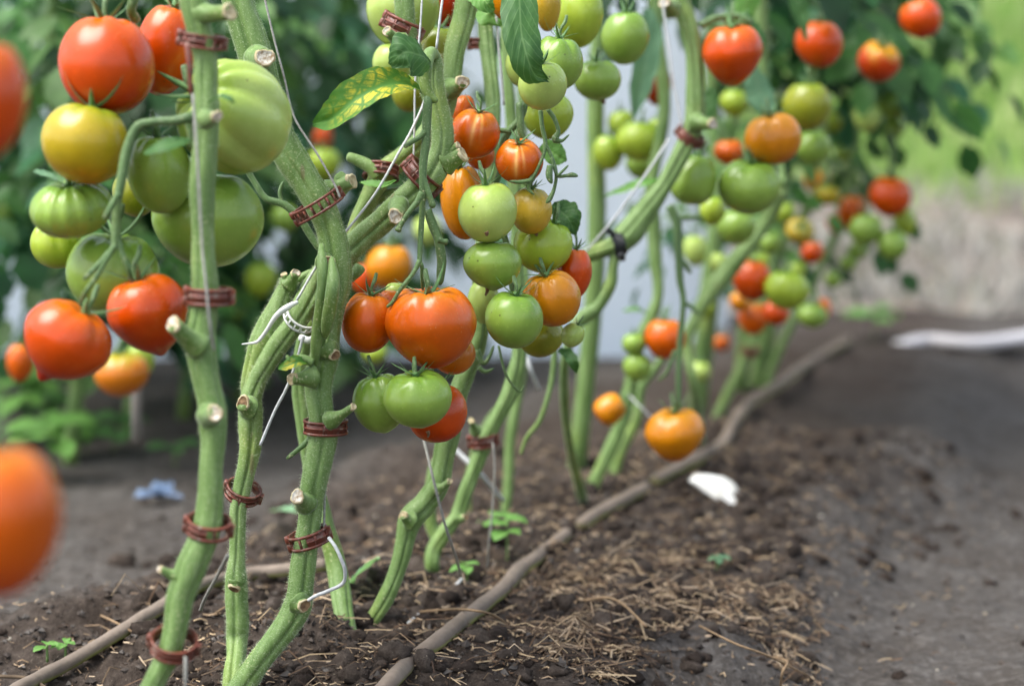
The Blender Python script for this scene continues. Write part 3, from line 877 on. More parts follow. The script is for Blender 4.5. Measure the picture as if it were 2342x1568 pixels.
# withered flower truss
thin('M', [(1236, 250, 5), (1240, 290, 5), (1247, 325, 5), (1243, 355, 4), (1225, 395, 4), (1215, 410, 6), (1208, 430, 5), (1222, 446, 2)], 1.44, 'truss', "withered_truss", 8)
thin('M', [(1247, 328, 4), (1262, 360, 4), (1272, 395, 4), (1268, 430, 4), (1257, 455, 6), (1248, 465, 2)], 1.44, 'truss', "withered_truss", 8)
thin('M', [(1253, 250, 5), (1268, 272, 5), (1277, 300, 5), (1270, 318, 9), (1285, 322, 4), (1302, 308, 2)], 1.44, 'truss', "withered_truss", 8)
thin('M', [(1262, 360, 3), (1274, 400, 4), (1295, 402, 4), (1308, 400, 6), (1322, 403, 3)], 1.438, 'truss', "withered_truss", 8)
thin('M', [(1215, 412, 5), (1190, 416, 5), (1165, 414, 2)], 1.438, 'truss', "withered_truss", 8)
thin('M', [(1258, 378, 7), (1256, 402, 8), (1262, 420, 4)], 1.436, 'truss', "withered_truss", 8)
thin('M', [(1276, 402, 3), (1290, 388, 3), (1300, 378, 2)], 1.436, 'truss', "withered_truss", 8)
thin('M', [(1140, 790, 3), (1155, 850, 3), (1172, 880, 3), (1190, 895, 3), (1200, 880, 2)], 1.5, 'truss', "withered_truss", 8)
thin('L', [(1090, 800, 8), (1105, 830, 6), (1120, 815, 4), (1130, 790, 3)], 1.52, 'truss', "withered_truss", 8)
thin('L', [(1095, 840, 6), (1110, 850, 5), (1130, 842, 2)], 1.52, 'truss', "withered_truss", 8)
thin('J', [(1530, 470, 10), (1548, 510, 11), (1552, 570, 10), (1555, 640, 9), (1563, 690, 7), (1555, 780, 7), (1552, 860, 7), (1552, 935, 6)], 1.79, 'truss', nseg=10)
thin('J', [(1562, 690, 6), (1585, 705, 5), (1598, 720, 5)], 1.79, 'truss', "truss_branch")
thin('J', [(1553, 590, 6), (1570, 610, 6), (1580, 625, 5)], 1.79, 'truss', "truss_branch")
thin('J', [(1545, 500, 6), (1580, 497, 6), (1610, 500, 5)], 1.82, 'truss', "truss_branch")
thin('J', [(1545, 800, 5), (1525, 850, 5), (1505, 870, 4)], 1.8, 'truss', "truss_branch")
thin('H', [(1600, 60, 9), (1640, 40, 8), (1690, 38, 9), (1720, 55, 8)], 1.76, 'truss', nseg=9)
thin('K2', [(2035, 300, 8), (2040, 350, 7), (2035, 405, 6)], 2.42, 'truss')
thin('J', [(1760, 470, 7), (1775, 390, 7), (1765, 270, 6)], 1.85, 'truss', "truss_branch")

# ------------------------------------------------------------------ tomatoes
KIND = {   # base colour, colour round the stalk, colour at the tip
    'red': (lin(198, 70, 2), lin(202, 94, 8), lin(170, 36, 4)),
    'deep': (lin(150, 36, 8), lin(156, 48, 12), lin(136, 28, 6)),
    'orange': (lin(200, 86, 2), lin(206, 112, 16), lin(190, 64, 5)),
    'amber': (lin(202, 124, 8), lin(198, 132, 20), lin(188, 92, 8)),
    'orgreen': (lin(192, 108, 14), lin(160, 154, 40), lin(190, 86, 12)),
    'green': (lin(130, 158, 66), lin(108, 142, 50), lin(140, 164, 78)),
    'pale': (lin(168, 188, 98), lin(154, 180, 78), lin(172, 188, 108)),
    'ygreen': (lin(152, 172, 54), lin(132, 162, 46), lin(158, 166, 52)),
    'olive': (lin(134, 138, 36), lin(118, 140, 38), lin(146, 130, 32)),
    'tan': (lin(184, 150, 46), lin(168, 154, 54), lin(186, 134, 36)),
    'turn': (lin(172, 148, 24), lin(124, 142, 36), lin(172, 116, 18)),
    'redyel': (lin(184, 58, 6), lin(206, 148, 22), lin(168, 38, 6)),
}


def tomato_mesh(w, h, kind, lobes, amp, ribdown, heart, nip, dimple, seed, streak):
    nt_, nf = 34, 56
    th = np.linspace(0, np.pi, nt_)[:, None]; ph = np.linspace(0, 2 * np.pi, nf, endpoint=False)[None, :]
    r_ = np.random.default_rng(seed)
    z = np.cos(th) + 0 * ph
    rho = np.sin(th) ** 0.92 + 0 * ph
    low = np.clip(-np.cos(th), 0, 1)
    rho = rho * (1 - heart * 0.30 * low ** 1.2)
    z = z - heart * 0.22 * low ** 2
    lob = np.abs(np.cos((ph + r_.uniform(0, 6) + 0.18 * np.sin(ph * 2 + seed)) * lobes / 2)) ** 0.6
    if ribdown < .6: lob = .75 + (lob - .75) * np.clip(.8 + 1.3 * vnoise(np.cos(ph) * 1.7 + seed * 1.3, np.sin(ph) * 1.7, seed % 53), .35, 1.5)
    wgt = np.exp(-(th / (0.95 + 1.6 * ribdown)) ** 2)
    rho = rho * (1 + amp * (lob - .75) * wgt * 1.5)
    z = z + amp * 1.1 * (lob - .6) * np.exp(-((th - .55) / .5) ** 2)
    z = z - dimple * np.exp(-(th / 0.36) ** 2)
    z = z - nip * np.exp(-((np.pi - th) / 0.17) ** 2)
    rho = rho * (1 + .035 * np.sin(ph + r_.uniform(0, 6)) + .03 * np.sin(2 * ph + r_.uniform(0, 6)) * np.sin(th))
    z = z + .05 * np.cos(ph + r_.uniform(0, 6)) * np.sin(th)
    x, y = rho * np.cos(ph), rho * np.sin(ph)
    x *= w / (x.max() - x.min()); y *= w / (y.max() - y.min())
    z = (z - (z.max() + z.min()) / 2) * h / (z.max() - z.min())
    V = np.stack([x, y, z], -1)
    base, top, bot = (np.array(c) for c in KIND[kind])
    t = (th / np.pi)
    nz = 0.5 + vnoise(np.cos(ph) * 1.8 + seed, np.sin(ph) * 1.8 + th * 1.2, seed % 97) + .4 * vnoise(np.cos(ph) * 5 + seed, np.sin(ph) * 5 + th * 3, seed % 91)
    ft = np.clip(sstep(.42, .12, t + .16 * (nz - .5)), 0, 1); fb = sstep(.62, .98, t + .1 * (nz - .5))
    c = base + (top - base) * ft[..., None] + (bot - base) * fb[..., None]
    if streak:
        sm = np.exp(-(((ph - 4.6 + np.pi) % (2 * np.pi) - np.pi) / .09) ** 2) * sstep(.75, .25, t) * streak
        sm2 = np.exp(-(((ph - 4.95 + np.pi) % (2 * np.pi) - np.pi) / .05) ** 2) * sstep(.6, .2, t) * streak * .7
        c = c + (np.array(lin(246, 190, 110)) - c) * np.clip(sm + sm2, 0, .8)[..., None]
    c = c * (1 + .16 * (nz - .5))[..., None]
    # brown blossom-end scar, paler rays on the shoulder, faint meridian streaks in the skin
    c = c + (np.array(lin(92, 62, 36)) - c) * (.75 * np.exp(-((np.pi - th) / .07) ** 2) * (.4 + nz))[..., None].clip(0, 1)
    ray = np.clip(vnoise(ph * 6 / 1.0, th * .8 + seed, 9) * 2.2, 0, 1) * np.exp(-((th - .55) / .4) ** 2)
    c = c + (np.array(top) * 1.25 - c) * (.45 * ray)[..., None]
    c = c * (1 + .07 * vnoise(ph * 9 + 0 * th, th * 1.1 + seed, 5))[..., None]
    Vv = V.reshape(-1, 3)
    i = np.arange(nt_ - 1)[:, None] * nf; k = np.arange(nf)[None, :]
    Q = np.stack([i + k, i + nf + k, i + nf + (k + 1) % nf, i + (k + 1) % nf], -1).reshape(-1, 4)
    ztop = V[0, :, 2].mean()
    return Vv, Q, c.reshape(-1, 3), ztop


TOM = []


def tom(x, y, w, h, d, kind, label, roll=0, pitch=8, lobes=5, amp=.06, rib=0.0, heart=.25, nip=0.0, dimple=.16, streak=0, att=None, plain=False):
    TOM.append(dict(x=x, y=y, w=w, h=h, d=d, kind=kind, label=label, roll=roll, pitch=pitch, lobes=lobes, amp=amp, rib=rib, heart=heart, nip=nip, dimple=dimple, streak=streak, att=att, plain=plain))


# near left edge, out of focus
tom(-34, 235, 190, 264, .86, 'red', "large blurred red tomato cut off by the left edge, upper one", 4, 0)
tom(-12, 1196, 302, 344, .76, 'orange', "very large blurred orange tomato cut off by the left edge near the soil", 0, 0)
# left cluster
tom(244, 151, 221, 224, 1.25, 'red', "big round glossy red tomato at the top of the left cluster", 0, -14, 6, .05, heart=.1)
tom(386, 116, 150, 206, 1.30, 'red', "red tomato half hidden behind the thick left stem at the top", 10, 5, heart=.5)
tom(195, 329, 200, 186, 1.24, 'turn', "round yellow tomato turning from green below the big red one", 14, -6, 6, .05, heart=.1)
tom(364, 400, 148, 178, 1.275, 'green', "dark green tomato tucked under a leaf left of the thick stem", 0, 5, heart=.2)
tom(312, 440, 110, 112, 1.335, 'olive', "brownish green tomato almost hidden behind the dark green one", 0, 5)
tom(162, 478, 186, 134, 1.255, 'green', "deeply ribbed light green tomato under the yellow one", -6, 12, 11, .10, .8, 0)
tom(130, 560, 116, 108, 1.32, 'ygreen', "ribbed yellow-green tomato peeping out under the ribbed light green one", 0, 5, 9, .10, .8, 0)
tom(259, 626, 213, 186, 1.285, 'green', "glossy green tomato above the pair of ripe red ones, left cluster", 4, 5, 6, .05, 0, .1)
tom(475, 505, 257, 214, 1.315, 'green', "large green tomato showing on both sides of the thick left stem, under the pale one", 0, 0, heart=.2)
tom(535, 268, 264, 264, 1.285, 'pale', "very large pale green tomato creased at the shoulder between two thick stems", -46, 38, 9, .17, .62, .1)
tom(156, 778, 198, 190, 1.215, 'red', "ripe orange-red tomato with a pointed tip at lower left of the cluster", 32, 0, 5, .07, .2, .5, .26)
tom(339, 720, 184, 192, 1.255, 'red', "ripe red tomato with blunt tip touching the white cut stump", -18, 6, 5, .10, .2, .7, .12)
tom(278, 856, 126, 100, 2.02, 'orgreen', "blurred orange tomato below the two pointed red ones", 0, 0)
tom(320, 825, 66, 84, 2.08, 'ygreen', "blurred yellow-green tomato behind the blurred orange one", 0, 0)
tom(46, 830, 62, 86, 2.12, 'orange', "small blurred red tomato low at the left edge", 0, 0)
# middle cluster
tom(985, 750, 211, 186, 1.40, 'orange', "largest orange tomato in the middle, broad with cleft shoulders", -3, 4, 5, .13, .15, .45, 0, .30)
tom(843, 738, 124, 138, 1.418, 'orange', "orange tomato touching the left side of the largest orange one", 8, 2, 4, .14, .1, .15)
tom(892, 690, 56, 52, 1.448, 'orange', "small orange lobe of a tomato behind curly sepals", 0, 2, plain=True)
tom(906, 664, 50, 34, 1.46, 'pale', "small pale green tomato top above the largest orange one", 0, 2, plain=True)
tom(955, 914, 158, 132, 1.385, 'green', "squat green tomato hanging under the largest orange one", -4, 4, 5, .07, .1, .2, .06, .2)
tom(868, 922, 124, 138, 1.41, 'green', "green tomato behind the squat green one, to its left", -8, 0, 6, .08, .4, .2, .05)
tom(1000, 946, 138, 132, 1.45, 'red', "orange-red tomato behind the squat green one, to its right", 0, 0, heart=.1)
tom(1036, 812, 104, 88, 1.462, 'orgreen', "yellowish orange tomato showing beneath the largest orange one", 0, 0, plain=True)
tom(890, 611, 106, 98, 2.0, 'amber', "blurred amber tomato between the ribbed stem and the truss", 0, 0)
tom(832, 640, 56, 70, 2.1, 'red', "blurred red tomato peeping out left of the blurred amber one", 0, 0)
# right of middle
tom(1086, 306, 116, 113, 1.455, 'orange', "streaked orange tomato, uppermost of the middle-right cluster", 14, 10, 4, .10, .3, .05, streak=.9)
tom(1060, 256, 56, 76, 1.53, 'orange', "pale blurred orange tomato behind the streaked one", 0, 0, plain=True)
tom(1098, 356, 68, 66, 1.52, 'orange', "orange tomato wedged below the streaked one", 0, 0, plain=True)
tom(1188, 369, 110, 104, 1.45, 'orange', "orange tomato with pale streaks behind the withered flower truss", 2, 22, 5, .08, .3, .05, streak=1)
tom(1059, 464, 104, 168, 1.475, 'amber', "tall amber tomato left behind the pale green one", -6, 0, 4, .06, .3, .15)
tom(1115, 487, 136, 137, 1.425, 'pale', "round pale green tomato in front of the tall amber one", 0, 2, 5, .04, 0, .1, .02)
tom(1215, 483, 96, 106, 1.468, 'tan', "tan tomato between the pale green one and the shaded green one", 0, 2, 5, .05, 0, .1, .02)
tom(1242, 560, 136, 128, 1.472, 'ygreen', "green tomato tilted to the right under the tan one", 24, 2, 5, .06, .2, .1)
tom(1126, 609, 135, 113, 1.435, 'green', "green tomato with a small dry tip below the pale green one", 0, -2, 5, .05, 0, .25, .10)
tom(1106, 692, 74, 98, 1.51, 'pale', "pale green tomato half hidden behind the largest orange one's right edge", 0, 0, plain=True)
tom(1176, 732, 134, 130, 1.425, 'green', "green tomato with a dark shoulder at the bottom of the middle-right cluster", 0, 8, 5, .07, .2, .1)
tom(1262, 682, 134, 130, 1.468, 'amber', "ribbed light orange tomato with a dark scar on its shoulder", -14, 14, 7, .09, .6, .1)
tom(1314, 628, 80, 118, 1.50, 'red', "red-orange tomato behind the ribbed light orange one", 0, 0)
tom(1236, 770, 110, 92, 1.51, 'olive', "olive green tomato under the ribbed light orange one", 0, 0, plain=True)
tom(1310, 766, 54, 57, 1.48, 'pale', "tiny pale green tomato at the lower right of the middle-right cluster", 30, 0, 4, .03, 0, .2)
# top middle
tom(922, 26, 168, 166, 1.53, 'pale', "large pale yellow-green tomato behind the clipped stem at the top", 0, 0)
tom(898, 147, 92, 92, 1.53, 'pale', "pale green tomato left of the curled leaf", 0, 0)
tom(1004, 126, 112, 122, 1.575, 'olive', "shaded olive green tomato behind the tip of the arched stem", 0, 0)
tom(1026, 4, 92, 116, 1.60, 'deep', "dark red tomato behind the string at the top", 0, 0)
tom(936, 214, 82, 84, 1.63, 'olive', "blurred green tomato under the mottled leaf's stalk", 0, 0)
tom(1166, -2, 96, 104, 1.50, 'amber', "amber tomato behind the hanging leaf at the top edge", 0, 0)
tom(1252, 14, 62, 116, 1.53, 'tan', "tan tomato right of the hanging leaf at the top edge", 0, 0)
tom(1228, -12, 60, 60, 1.57, 'deep', "dark red tomato at the top edge behind the tan one", 0, 0, plain=True)
tom(1326, 40, 108, 140, 1.60, 'ygreen', "tall green tomato at the top right of the hanging leaf", 0, 0)
tom(1241, 196, 113, 112, 1.415, 'pale', "round pale green tomato at the tip of the hanging leaf", 0, 14, 5, .04, 0, .1)
tom(1276, 145, 116, 124, 1.465, 'green', "green tomato with cleft shoulder just behind the leaf tip", 6, 6, 4, .10, .2, .1)
tom(1196, 152, 80, 96, 1.50, 'pale', "yellow-green tomato left behind the hanging leaf", 0, 0)
tom(1430, 88, 110, 120, 1.66, 'green', "smooth green tomato beside the tall green one, top centre right", 6, 4, 4, .08, 0, .2)
tom(1366, 185, 110, 92, 1.63, 'green', "flat round green tomato with a black speck beneath, above the white wall", 0, 4, 5, .05, 0, .1, .03)
tom(1255, 267, 114, 104, 1.53, 'ygreen', "green tomato behind the dangling stalks", 0, 0)
tom(1504, 198, 64, 88, 2.0, 'deep', "dark red blurred tomato before the white wall", 0, 0)
tom(1391, 350, 70, 80, 2.02, 'ygreen', "leftmost yellow-green tomato of the small bunch before the white wall", 0, 0)
tom(1464, 324, 110, 90, 2.0, 'ygreen', "biggest yellow-green tomato of the small bunch before the white wall", 0, 0)
tom(1420, 284, 62, 62, 2.06, 'ygreen', "topmost yellow-green tomato of the small bunch before the white wall", 0, 0)
tom(1503, 302, 50, 62, 2.05, 'ygreen', "rightmost yellow-green tomato of the small bunch before the white wall", 0, 0)
tom(1466, 378, 70, 62, 2.06, 'green', "shaded lowest green tomato of the small bunch before the white wall", 0, 0)
# right
tom(1675, 128, 138, 142, 1.75, 'red', "bright red heart-shaped tomato near the top right", 0, 6, 4, .10, .2, .75, .05, .2)
tom(1873, 102, 110, 106, 1.98, 'red', "blurred red tomato half covered by a hanging leaf, right of the red heart", 0, 0)
tom(2010, 141, 99, 94, 2.12, 'redyel', "blurred red tomato with yellow shoulders", 10, 28)
tom(2105, 42, 96, 92, 2.12, 'red', "highest red tomato in the upper right corner", -30, 0)
tom(1768, 318, 130, 118, 1.80, 'amber', "amber tomato with a crease, right of the curved stem", -12, 4, 4, .12, .5, .1)
tom(1846, 245, 112, 108, 1.97, 'olive', "blurred olive tomato above the amber creased one", 0, 0)
tom(1586, 411, 106, 116, 1.79, 'green', "cone-shaped green tomato resting against the curved stem", 14, 0, 4, .05, 0, -.5)
tom(1713, 428, 146, 124, 1.80, 'green', "large cleft green tomato under the amber creased one", 0, 6, 5, .10, .3, .2)
tom(1858, 338, 86, 76, 2.02, 'green', "blurred green tomato to the right of the amber creased one", 0, 0)
tom(1684, 520, 90, 80, 1.96, 'green', "blurred green tomato beneath the large cleft green one", 0, 0)
tom(1630, 482, 60, 66, 1.9, 'ygreen', "blurred yellow-green tomato between the cone-shaped and the large cleft one", 0, 0)
tom(1667, 348, 70, 56, 2.02, 'orange', "blurred orange tomato behind the large cleft green one", 0, 0)
tom(1679, 236, 66, 60, 2.05, 'ygreen', "small blurred green tomato under the red heart", 0, 0)
tom(1983, 270, 64, 64, 2.36, 'pale', "pale green tomato left in the small bunch under the yellow-shouldered red one", 0, 0)
tom(2042, 243, 76, 58, 2.42, 'green', "green tomato right in the small bunch under the yellow-shouldered red one", 0, 0)
tom(2042, 292, 60, 48, 2.45, 'green', "lowest green tomato in the small bunch under the yellow-shouldered red one", 0, 0)
tom(2036, 450, 97, 92, 2.4, 'red', "red tomato hanging before the dry ground at far right", 0, 4)
tom(1950, 484, 62, 72, 2.46, 'orange', "blurred orange tomato left of the far right red one", 0, 0)
tom(1914, 512, 48, 46, 2.52, 'red', "small blurred red tomato left of the blurred orange one, far right", 0, 0)
tom(1980, 526, 76, 70, 2.38, 'green', "green tomato just below left of the far right red one", 0, 0)
tom(2041, 561, 72, 68, 2.38, 'green', "lowest green tomato under the far right red one", 0, 0)
tom(2069, 510, 54, 62, 2.44, 'ygreen', "yellow-green tomato peeping out right under the far right red one", 0, 0)
tom(1962, 574, 42, 40, 2.44, 'green', "small green tomato under the far right bunch", 0, 0)
tom(1941, 602, 40, 34, 2.44, 'green', "smallest green tomato dangling lowest left of the far right bunch", 0, 0)
tom(1829, 527, 66, 58, 2.2, 'tan', "tan blurred tomato with its stalk scar facing the viewer", 0, 60)
tom(1858, 578, 53, 50, 2.3, 'red', "small red tomato above the green one, right of the slanting stem", 0, 0)
tom(1868, 413, 64, 56, 2.42, 'amber', "yellow-orange blurred tomato deep in the right row", 0, 0)
tom(1893, 447, 56, 44, 2.42, 'turn', "yellow blurred tomato deep in the right row", 0, 0)
tom(1720, 642, 90, 92, 2.1, 'red', "round red tomato touching the light green one, lower right", 0, 4)
tom(1732, 598, 60, 40, 2.17, 'ygreen', "yellow-green tomato top behind the round red one, lower right", 0, 0, plain=True)
tom(1800, 664, 104, 88, 2.08, 'ygreen', "light green tomato touching the round red one, lower right", 0, 4)
tom(1774, 716, 62, 56, 2.2, 'red', "bright red tomato under the light green one, lower right", 0, 0)
tom(1858, 722, 70, 56, 2.3, 'green', "green blurred tomato right of the bright red low one", 0, 0)
tom(1886, 705, 30, 44, 2.36, 'orange', "orange sliver of a tomato behind the green blurred low one", 0, 0, plain=True)
tom(1722, 730, 66, 72, 2.32, 'orange', "orange blurred tomato behind the pale slanting stem", 0, 0)
tom(1650, 785, 40, 36, 2.6, 'orange', "tiny blurred orange tomato close to the soil behind the right row", 0, 0)
tom(1521, 776, 94, 90, 1.95, 'orange', "orange blurred tomato behind the long hanging truss stalk", 0, 0)
tom(1450, 787, 56, 50, 1.95, 'green', "upper of two small green tomatoes left of the orange blurred one", 0, 0)
tom(1457, 840, 65, 64, 1.95, 'green', "lower of two small green tomatoes left of the orange blurred one", 0, 0)
tom(1394, 936, 74, 76, 1.9, 'amber', "cone-shaped amber tomato on its side above the soil", 52, 0, 4, .03, 0, -.7)
tom(1543, 996, 137, 122, 1.80, 'amber', "heart-shaped amber tomato hanging lowest on a long stalk", 0, 4, 4, .10, .25, .7, .03, .22)
tom(1590, 574, 56, 70, 2.2, 'pale', "pale blurred tomato beside the white wall's edge", 0, 0)
tom(1762, 556, 52, 50, 2.25, 'green', "small blurred green tomato above the round red one, deep in the right row", 0, 0)
tom(1643, 602, 46, 48, 2.2, 'pale', "small pale tomato left of the slanting stem in the right row", 0, 0)
tom(1796, 486, 48, 46, 2.3, 'ygreen', "small yellow-green tomato right of the large cleft one's foot", 0, 0)
tom(1906, 640, 40, 40, 2.5, 'green', "tiny green tomato hanging right of the small red one", 0, 0)
tom(1612, 704, 44, 46, 2.25, 'ygreen', "small yellow-green tomato low before the white wall's right edge", 0, 0)
tom(1690, 690, 44, 44, 2.3, 'amber', "small amber tomato below the round red one, lower right", 0, 0)
tom(1822, 620, 44, 40, 2.35, 'ygreen', "small yellow-green tomato top right behind the light green one", 0, 0)
tom(1930, 350, 44, 42, 2.5, 'green', "small green tomato above the yellow-orange blurred ones in the right row", 0, 0)
tom(1905, 280, 46, 44, 2.45, 'ygreen', "small yellow-green tomato right of the olive one in the right row", 0, 0)
tom(1600, 850, 52, 46, 2.3, 'pale', "pale green tomato sliver near the soil right of the hanging stalk", 0, 0)
# left background row
tom(596, 640, 74, 80, 2.55, 'ygreen', "blurred yellow-green tomato in the left background row above the forked stem", 0, 0)
tom(741, 376, 78, 70, 2.5, 'ygreen', "blurred green tomato under the mottled leaf in the background", 0, 0)
tom(739, 316, 44, 58, 2.6, 'red', "blurred red tomato under the mottled leaf in the background", 0, 0)
tom(652, 500, 66, 62, 2.5, 'green', "blurred green tomato left of the steep brown clip in the background", 0, 0)
tom(640, 738, 60, 54, 2.7, 'green', "blurred green tomato low in the background left of the white clip", 0, 0)
tom(540, 715, 56, 52, 2.7, 'green', "blurred green tomato low in the background right of the thick left stem", 0, 0)
tom(12, 488, 46, 76, 2.4, 'green', "blurred dark green tomato at the left edge in the background row", 0, 0)
tom(978, 528, 66, 66, 2.3, 'pale', "blurred pale green tomato behind the truss in the background", 0, 0)
tom(858, 808, 56, 44, 2.3, 'ygreen', "blurred green tomato behind the orange pair, close to the soil", 0, 0)

# keep neighbours from running into each other: slide them along the line of sight only as far as needed
for it in range(60):
    moved = False
    for a in range(len(TOM)):
        for b_ in range(a + 1, len(TOM)):
            A_, B_ = TOM[a], TOM[b_]
            if abs(A_['d'] - B_['d']) > .12: continue
            pa, pb = P(A_['x'], A_['y'], A_['d']), P(B_['x'], B_['y'], B_['d'])
            v = pb - pa
            dirpx = Vector((B_['x'] - A_['x'], B_['y'] - A_['y']))
            def rad(t):
                u = abs(dirpx.x) / (dirpx.length + 1e-6)
                return (t['w'] * u + t['h'] * (1 - u)) / 2 * t['d'] / F
            need = (rad(A_) + rad(B_)) * .95
            if v.length < need:
                s = .0012 if A_['d'] > B_['d'] or (A_['d'] == B_['d'] and a % 2) else -.0012
                A_['d'] += s; B_['d'] -= s; moved = True
    if not moved: break

for n_, t in enumerate(TOM):
    d = t['d']; s = d / F
    w, h = t['w'] * s, t['h'] * s
    V, Q, c, zt = tomato_mesh(w, h, t['kind'], t['lobes'], t['amp'], t['rib'], t['heart'], t['nip'], t['dimple'], 11 + n_ * 7, t['streak'])
    Rm = Matrix.Rotation(R(t['roll'] + (random.uniform(-5, 5))), 3, 'Y') @ Matrix.Rotation(R(t['pitch']), 3, 'X') @ Matrix.Rotation(0 if t['streak'] else random.uniform(0, 6.28), 3, 'Z')
    Rn = np.array(Rm)
    ctr = P(t['x'], t['y'], d)
    V = V @ Rn.T
    V = V - (V.max(0) + V.min(0)) / 2 * np.array([1, 0, 1])       # keep the outline where the photograph has it
    # scale the turned fruit back to its measured outline
    V[:, 0] *= w / (V[:, 0].max() - V[:, 0].min()); V[:, 2] *= h / (V[:, 2].max() - V[:, 2].min())
    top = V[:56].mean(0)
    o = mobj("tomato", V + np.array(ctr), Q, M['tomato'], None, True, c, None, np.array(ctr))
    tag(o, t['label'], "tomato", "tomatoes hanging on the vines")
    t['obj'] = o
    axis = np.array(Rm @ Vector((0, 0, 1)))
    if t['plain']: continue
    # calyx: star of narrow sepals, and the stalk rising out of it
    near = d < 1.7
    mb = MB()
    ns = 5 + n_ % 2
    tw = Vector(axis); a1 = np.array(tw.orthogonal().normalized()); a2 = np.cross(axis, a1)
    base = np.array(ctr) + top + axis * h * .01
    sz = (w * h) ** .5
    for k in range(ns):
        an = 2 * math.pi * k / ns + random.uniform(-.25, .25)
        rd = a1 * math.cos(an) + a2 * math.sin(an); sdv = np.cross(axis, rd)
        L = sz * random.uniform(.34, .52); lift = random.uniform(.15, .9)
        pts = []
        m_ = 6 if near else 4
        for j in range(m_):
            q = j / (m_ - 1)
            c_ = base + rd * L * (q * (1 - .25 * lift * q)) + axis * (h * .085 * math.sin(min(q * 2.2, 1.57)) + L * lift * q ** 2.2 * .8)
            wd_ = sz * .038 * (1 - q) ** .6 * (1.15 if j else .8)
            pts += [c_ - sdv * wd_, c_ + axis * sz * .012 * (1 - q), c_ + sdv * wd_, c_ - axis * sz * .006]
        f = []
        for j in range(m_ - 1):
            for e in range(4):
                f.append([j * 4 + e, j * 4 + (e + 1) % 4, j * 4 + 4 + (e + 1) % 4, j * 4 + 4 + e])
        mb.add(pts, f)
    V2, F2 = tube([base - axis * h * .02, base + axis * h * .03, base + axis * h * .07], [sz * .05, sz * .055, sz * .03], 8, 2)
    mb.add(V2, F2)
    mb.build("calyx", M['calyx'], o)
    L = h * random.uniform(.28, .42)
    sdx = random.uniform(-.25, .25) * L
    up = np.array([0, 0, 1.0])
    e1 = base + axis * L * .45; e2 = base + axis * L * .7 + up * L * .35 + np.array([sdx, .3 * L, 0])
    V2, F2 = tube([base, e1, (e1 + e2) / 2 + np.array([sdx * .2, 0, 0]), e2], [sz * .028, sz * .026, sz * .036, sz * .026], 8, 3)
    mobj("stalk", V2, F2, M['truss'], o)

# dry tips and scar marks
def dry_tip(label, x, y, x2, y2, r, d):
    V, Fc = tube([P(x, y, d), P((x + x2) / 2 + 2, (y + y2) / 2, d), P(x2, y2, d)], [r * d / F, r * .7 * d / F, r * .4 * d / F], 7, 3)
    o = [t for t in TOM if t['label'].startswith(label)][0]['obj']
    return mobj("dry_tip", V, Fc, M['scar'], o)
dry_tip("green tomato with a small dry tip", 1115, 655, 1110, 676, 6, 1.437)
dry_tip("round pale green tomato in front", 1112, 530, 1112, 540, 6, 1.403)
dry_tip("tan tomato between", 1221, 530, 1228, 540, 6, 1.46)
dry_tip("flat round green tomato", 1376, 228, 1382, 238, 6, 1.63)
dry_tip("orange-red tomato behind the squat", 978, 985, 978, 1000, 5, 1.428)

# ------------------------------------------------------------------ leaves of the front plants
lf = leaf(pB, [(962, 207, 1.405), (925, 192, 1.395), (870, 196, 1.385), (815, 225, 1.38), (765, 265, 1.385), (718, 285, 1.395)], [5, 30, 42, 44, 36, 6], 1.39, 'leaf_mottled', (-.15, -.75, .65), .34, 4, .08, .0010, (1.0, 1.0), seed=3)
lf["label"] = "yellow-mottled green leaf folded along its midrib"
thin('B', [(981, 222, 6), (972, 215, 5), (960, 206, 4)], 1.40, 'stem', "leaf_stalk", 8)
leaf(pB, [(985, 148, 1.405), (960, 128, 1.385), (925, 120, 1.375), (893, 150, 1.38)], [8, 46, 50, 8], 1.39, 'leaf', (.2, -.9, .35), -.30, 3, .10, .0014, seed=5)
leaf(pM, [(1185, -60, 1.40), (1188, 10, 1.385), (1192, 70, 1.375), (1205, 130, 1.372), (1222, 170, 1.378), (1252, 183, 1.39)], [40, 43, 43, 40, 28, 3], 1.38, 'leaf', (.1, -.95, .25), -.22, 5, .10, .0018, seed=7)["label"] = "dark green puckered leaf hanging from the top edge"
leaf(pE, [(1080, -60, 1.45), (1095, -15, 1.44), (1112, 8, 1.435), (1128, 24, 1.44)], [20, 32, 26, 4], 1.44, 'leaf_light', (0, -.8, .6), .1, 3, .10, .0012, seed=8)
leaf(pE, [(1148, 60, 1.53), (1130, 40, 1.53), (1112, 30, 1.53), (1096, 24, 1.54)], [5, 26, 30, 4], 1.53, 'leaf_light', (0, -.9, .4), .1, 3, .10, .0012, seed=9)
leaf(pE, [(905, 413, 1.47), (880, 424, 1.465), (850, 422, 1.465), (824, 418, 1.47)], [3, 11, 14, 4], 1.465, 'leaf_light', (.1, -.4, .9), .2, 3, .10, .0006, seed=10)
leaf(pC, [(705, 828, 1.385), (680, 828, 1.38), (658, 836, 1.38), (637, 842, 1.385)], [4, 17, 15, 3], 1.38, 'leaf_mottled', (0, -.7, .7), .3, 3, .10, .0006, seed=11)
leaf(pA, [(432, 318, 1.20), (405, 322, 1.188), (365, 335, 1.183), (330, 350, 1.19)], [6, 24, 25, 5], 1.19, 'leaf', (-.1, -.8, .6), -.15, 3, .06, .0008, seed=12)
leaf(pA, [(478, 236, 1.20), (500, 222, 1.185), (520, 226, 1.18), (536, 236, 1.18)], [3, 9, 10, 2], 1.19, 'leaf', (0, -.6, .8), .2, 2, .06, .0006, seed=13)
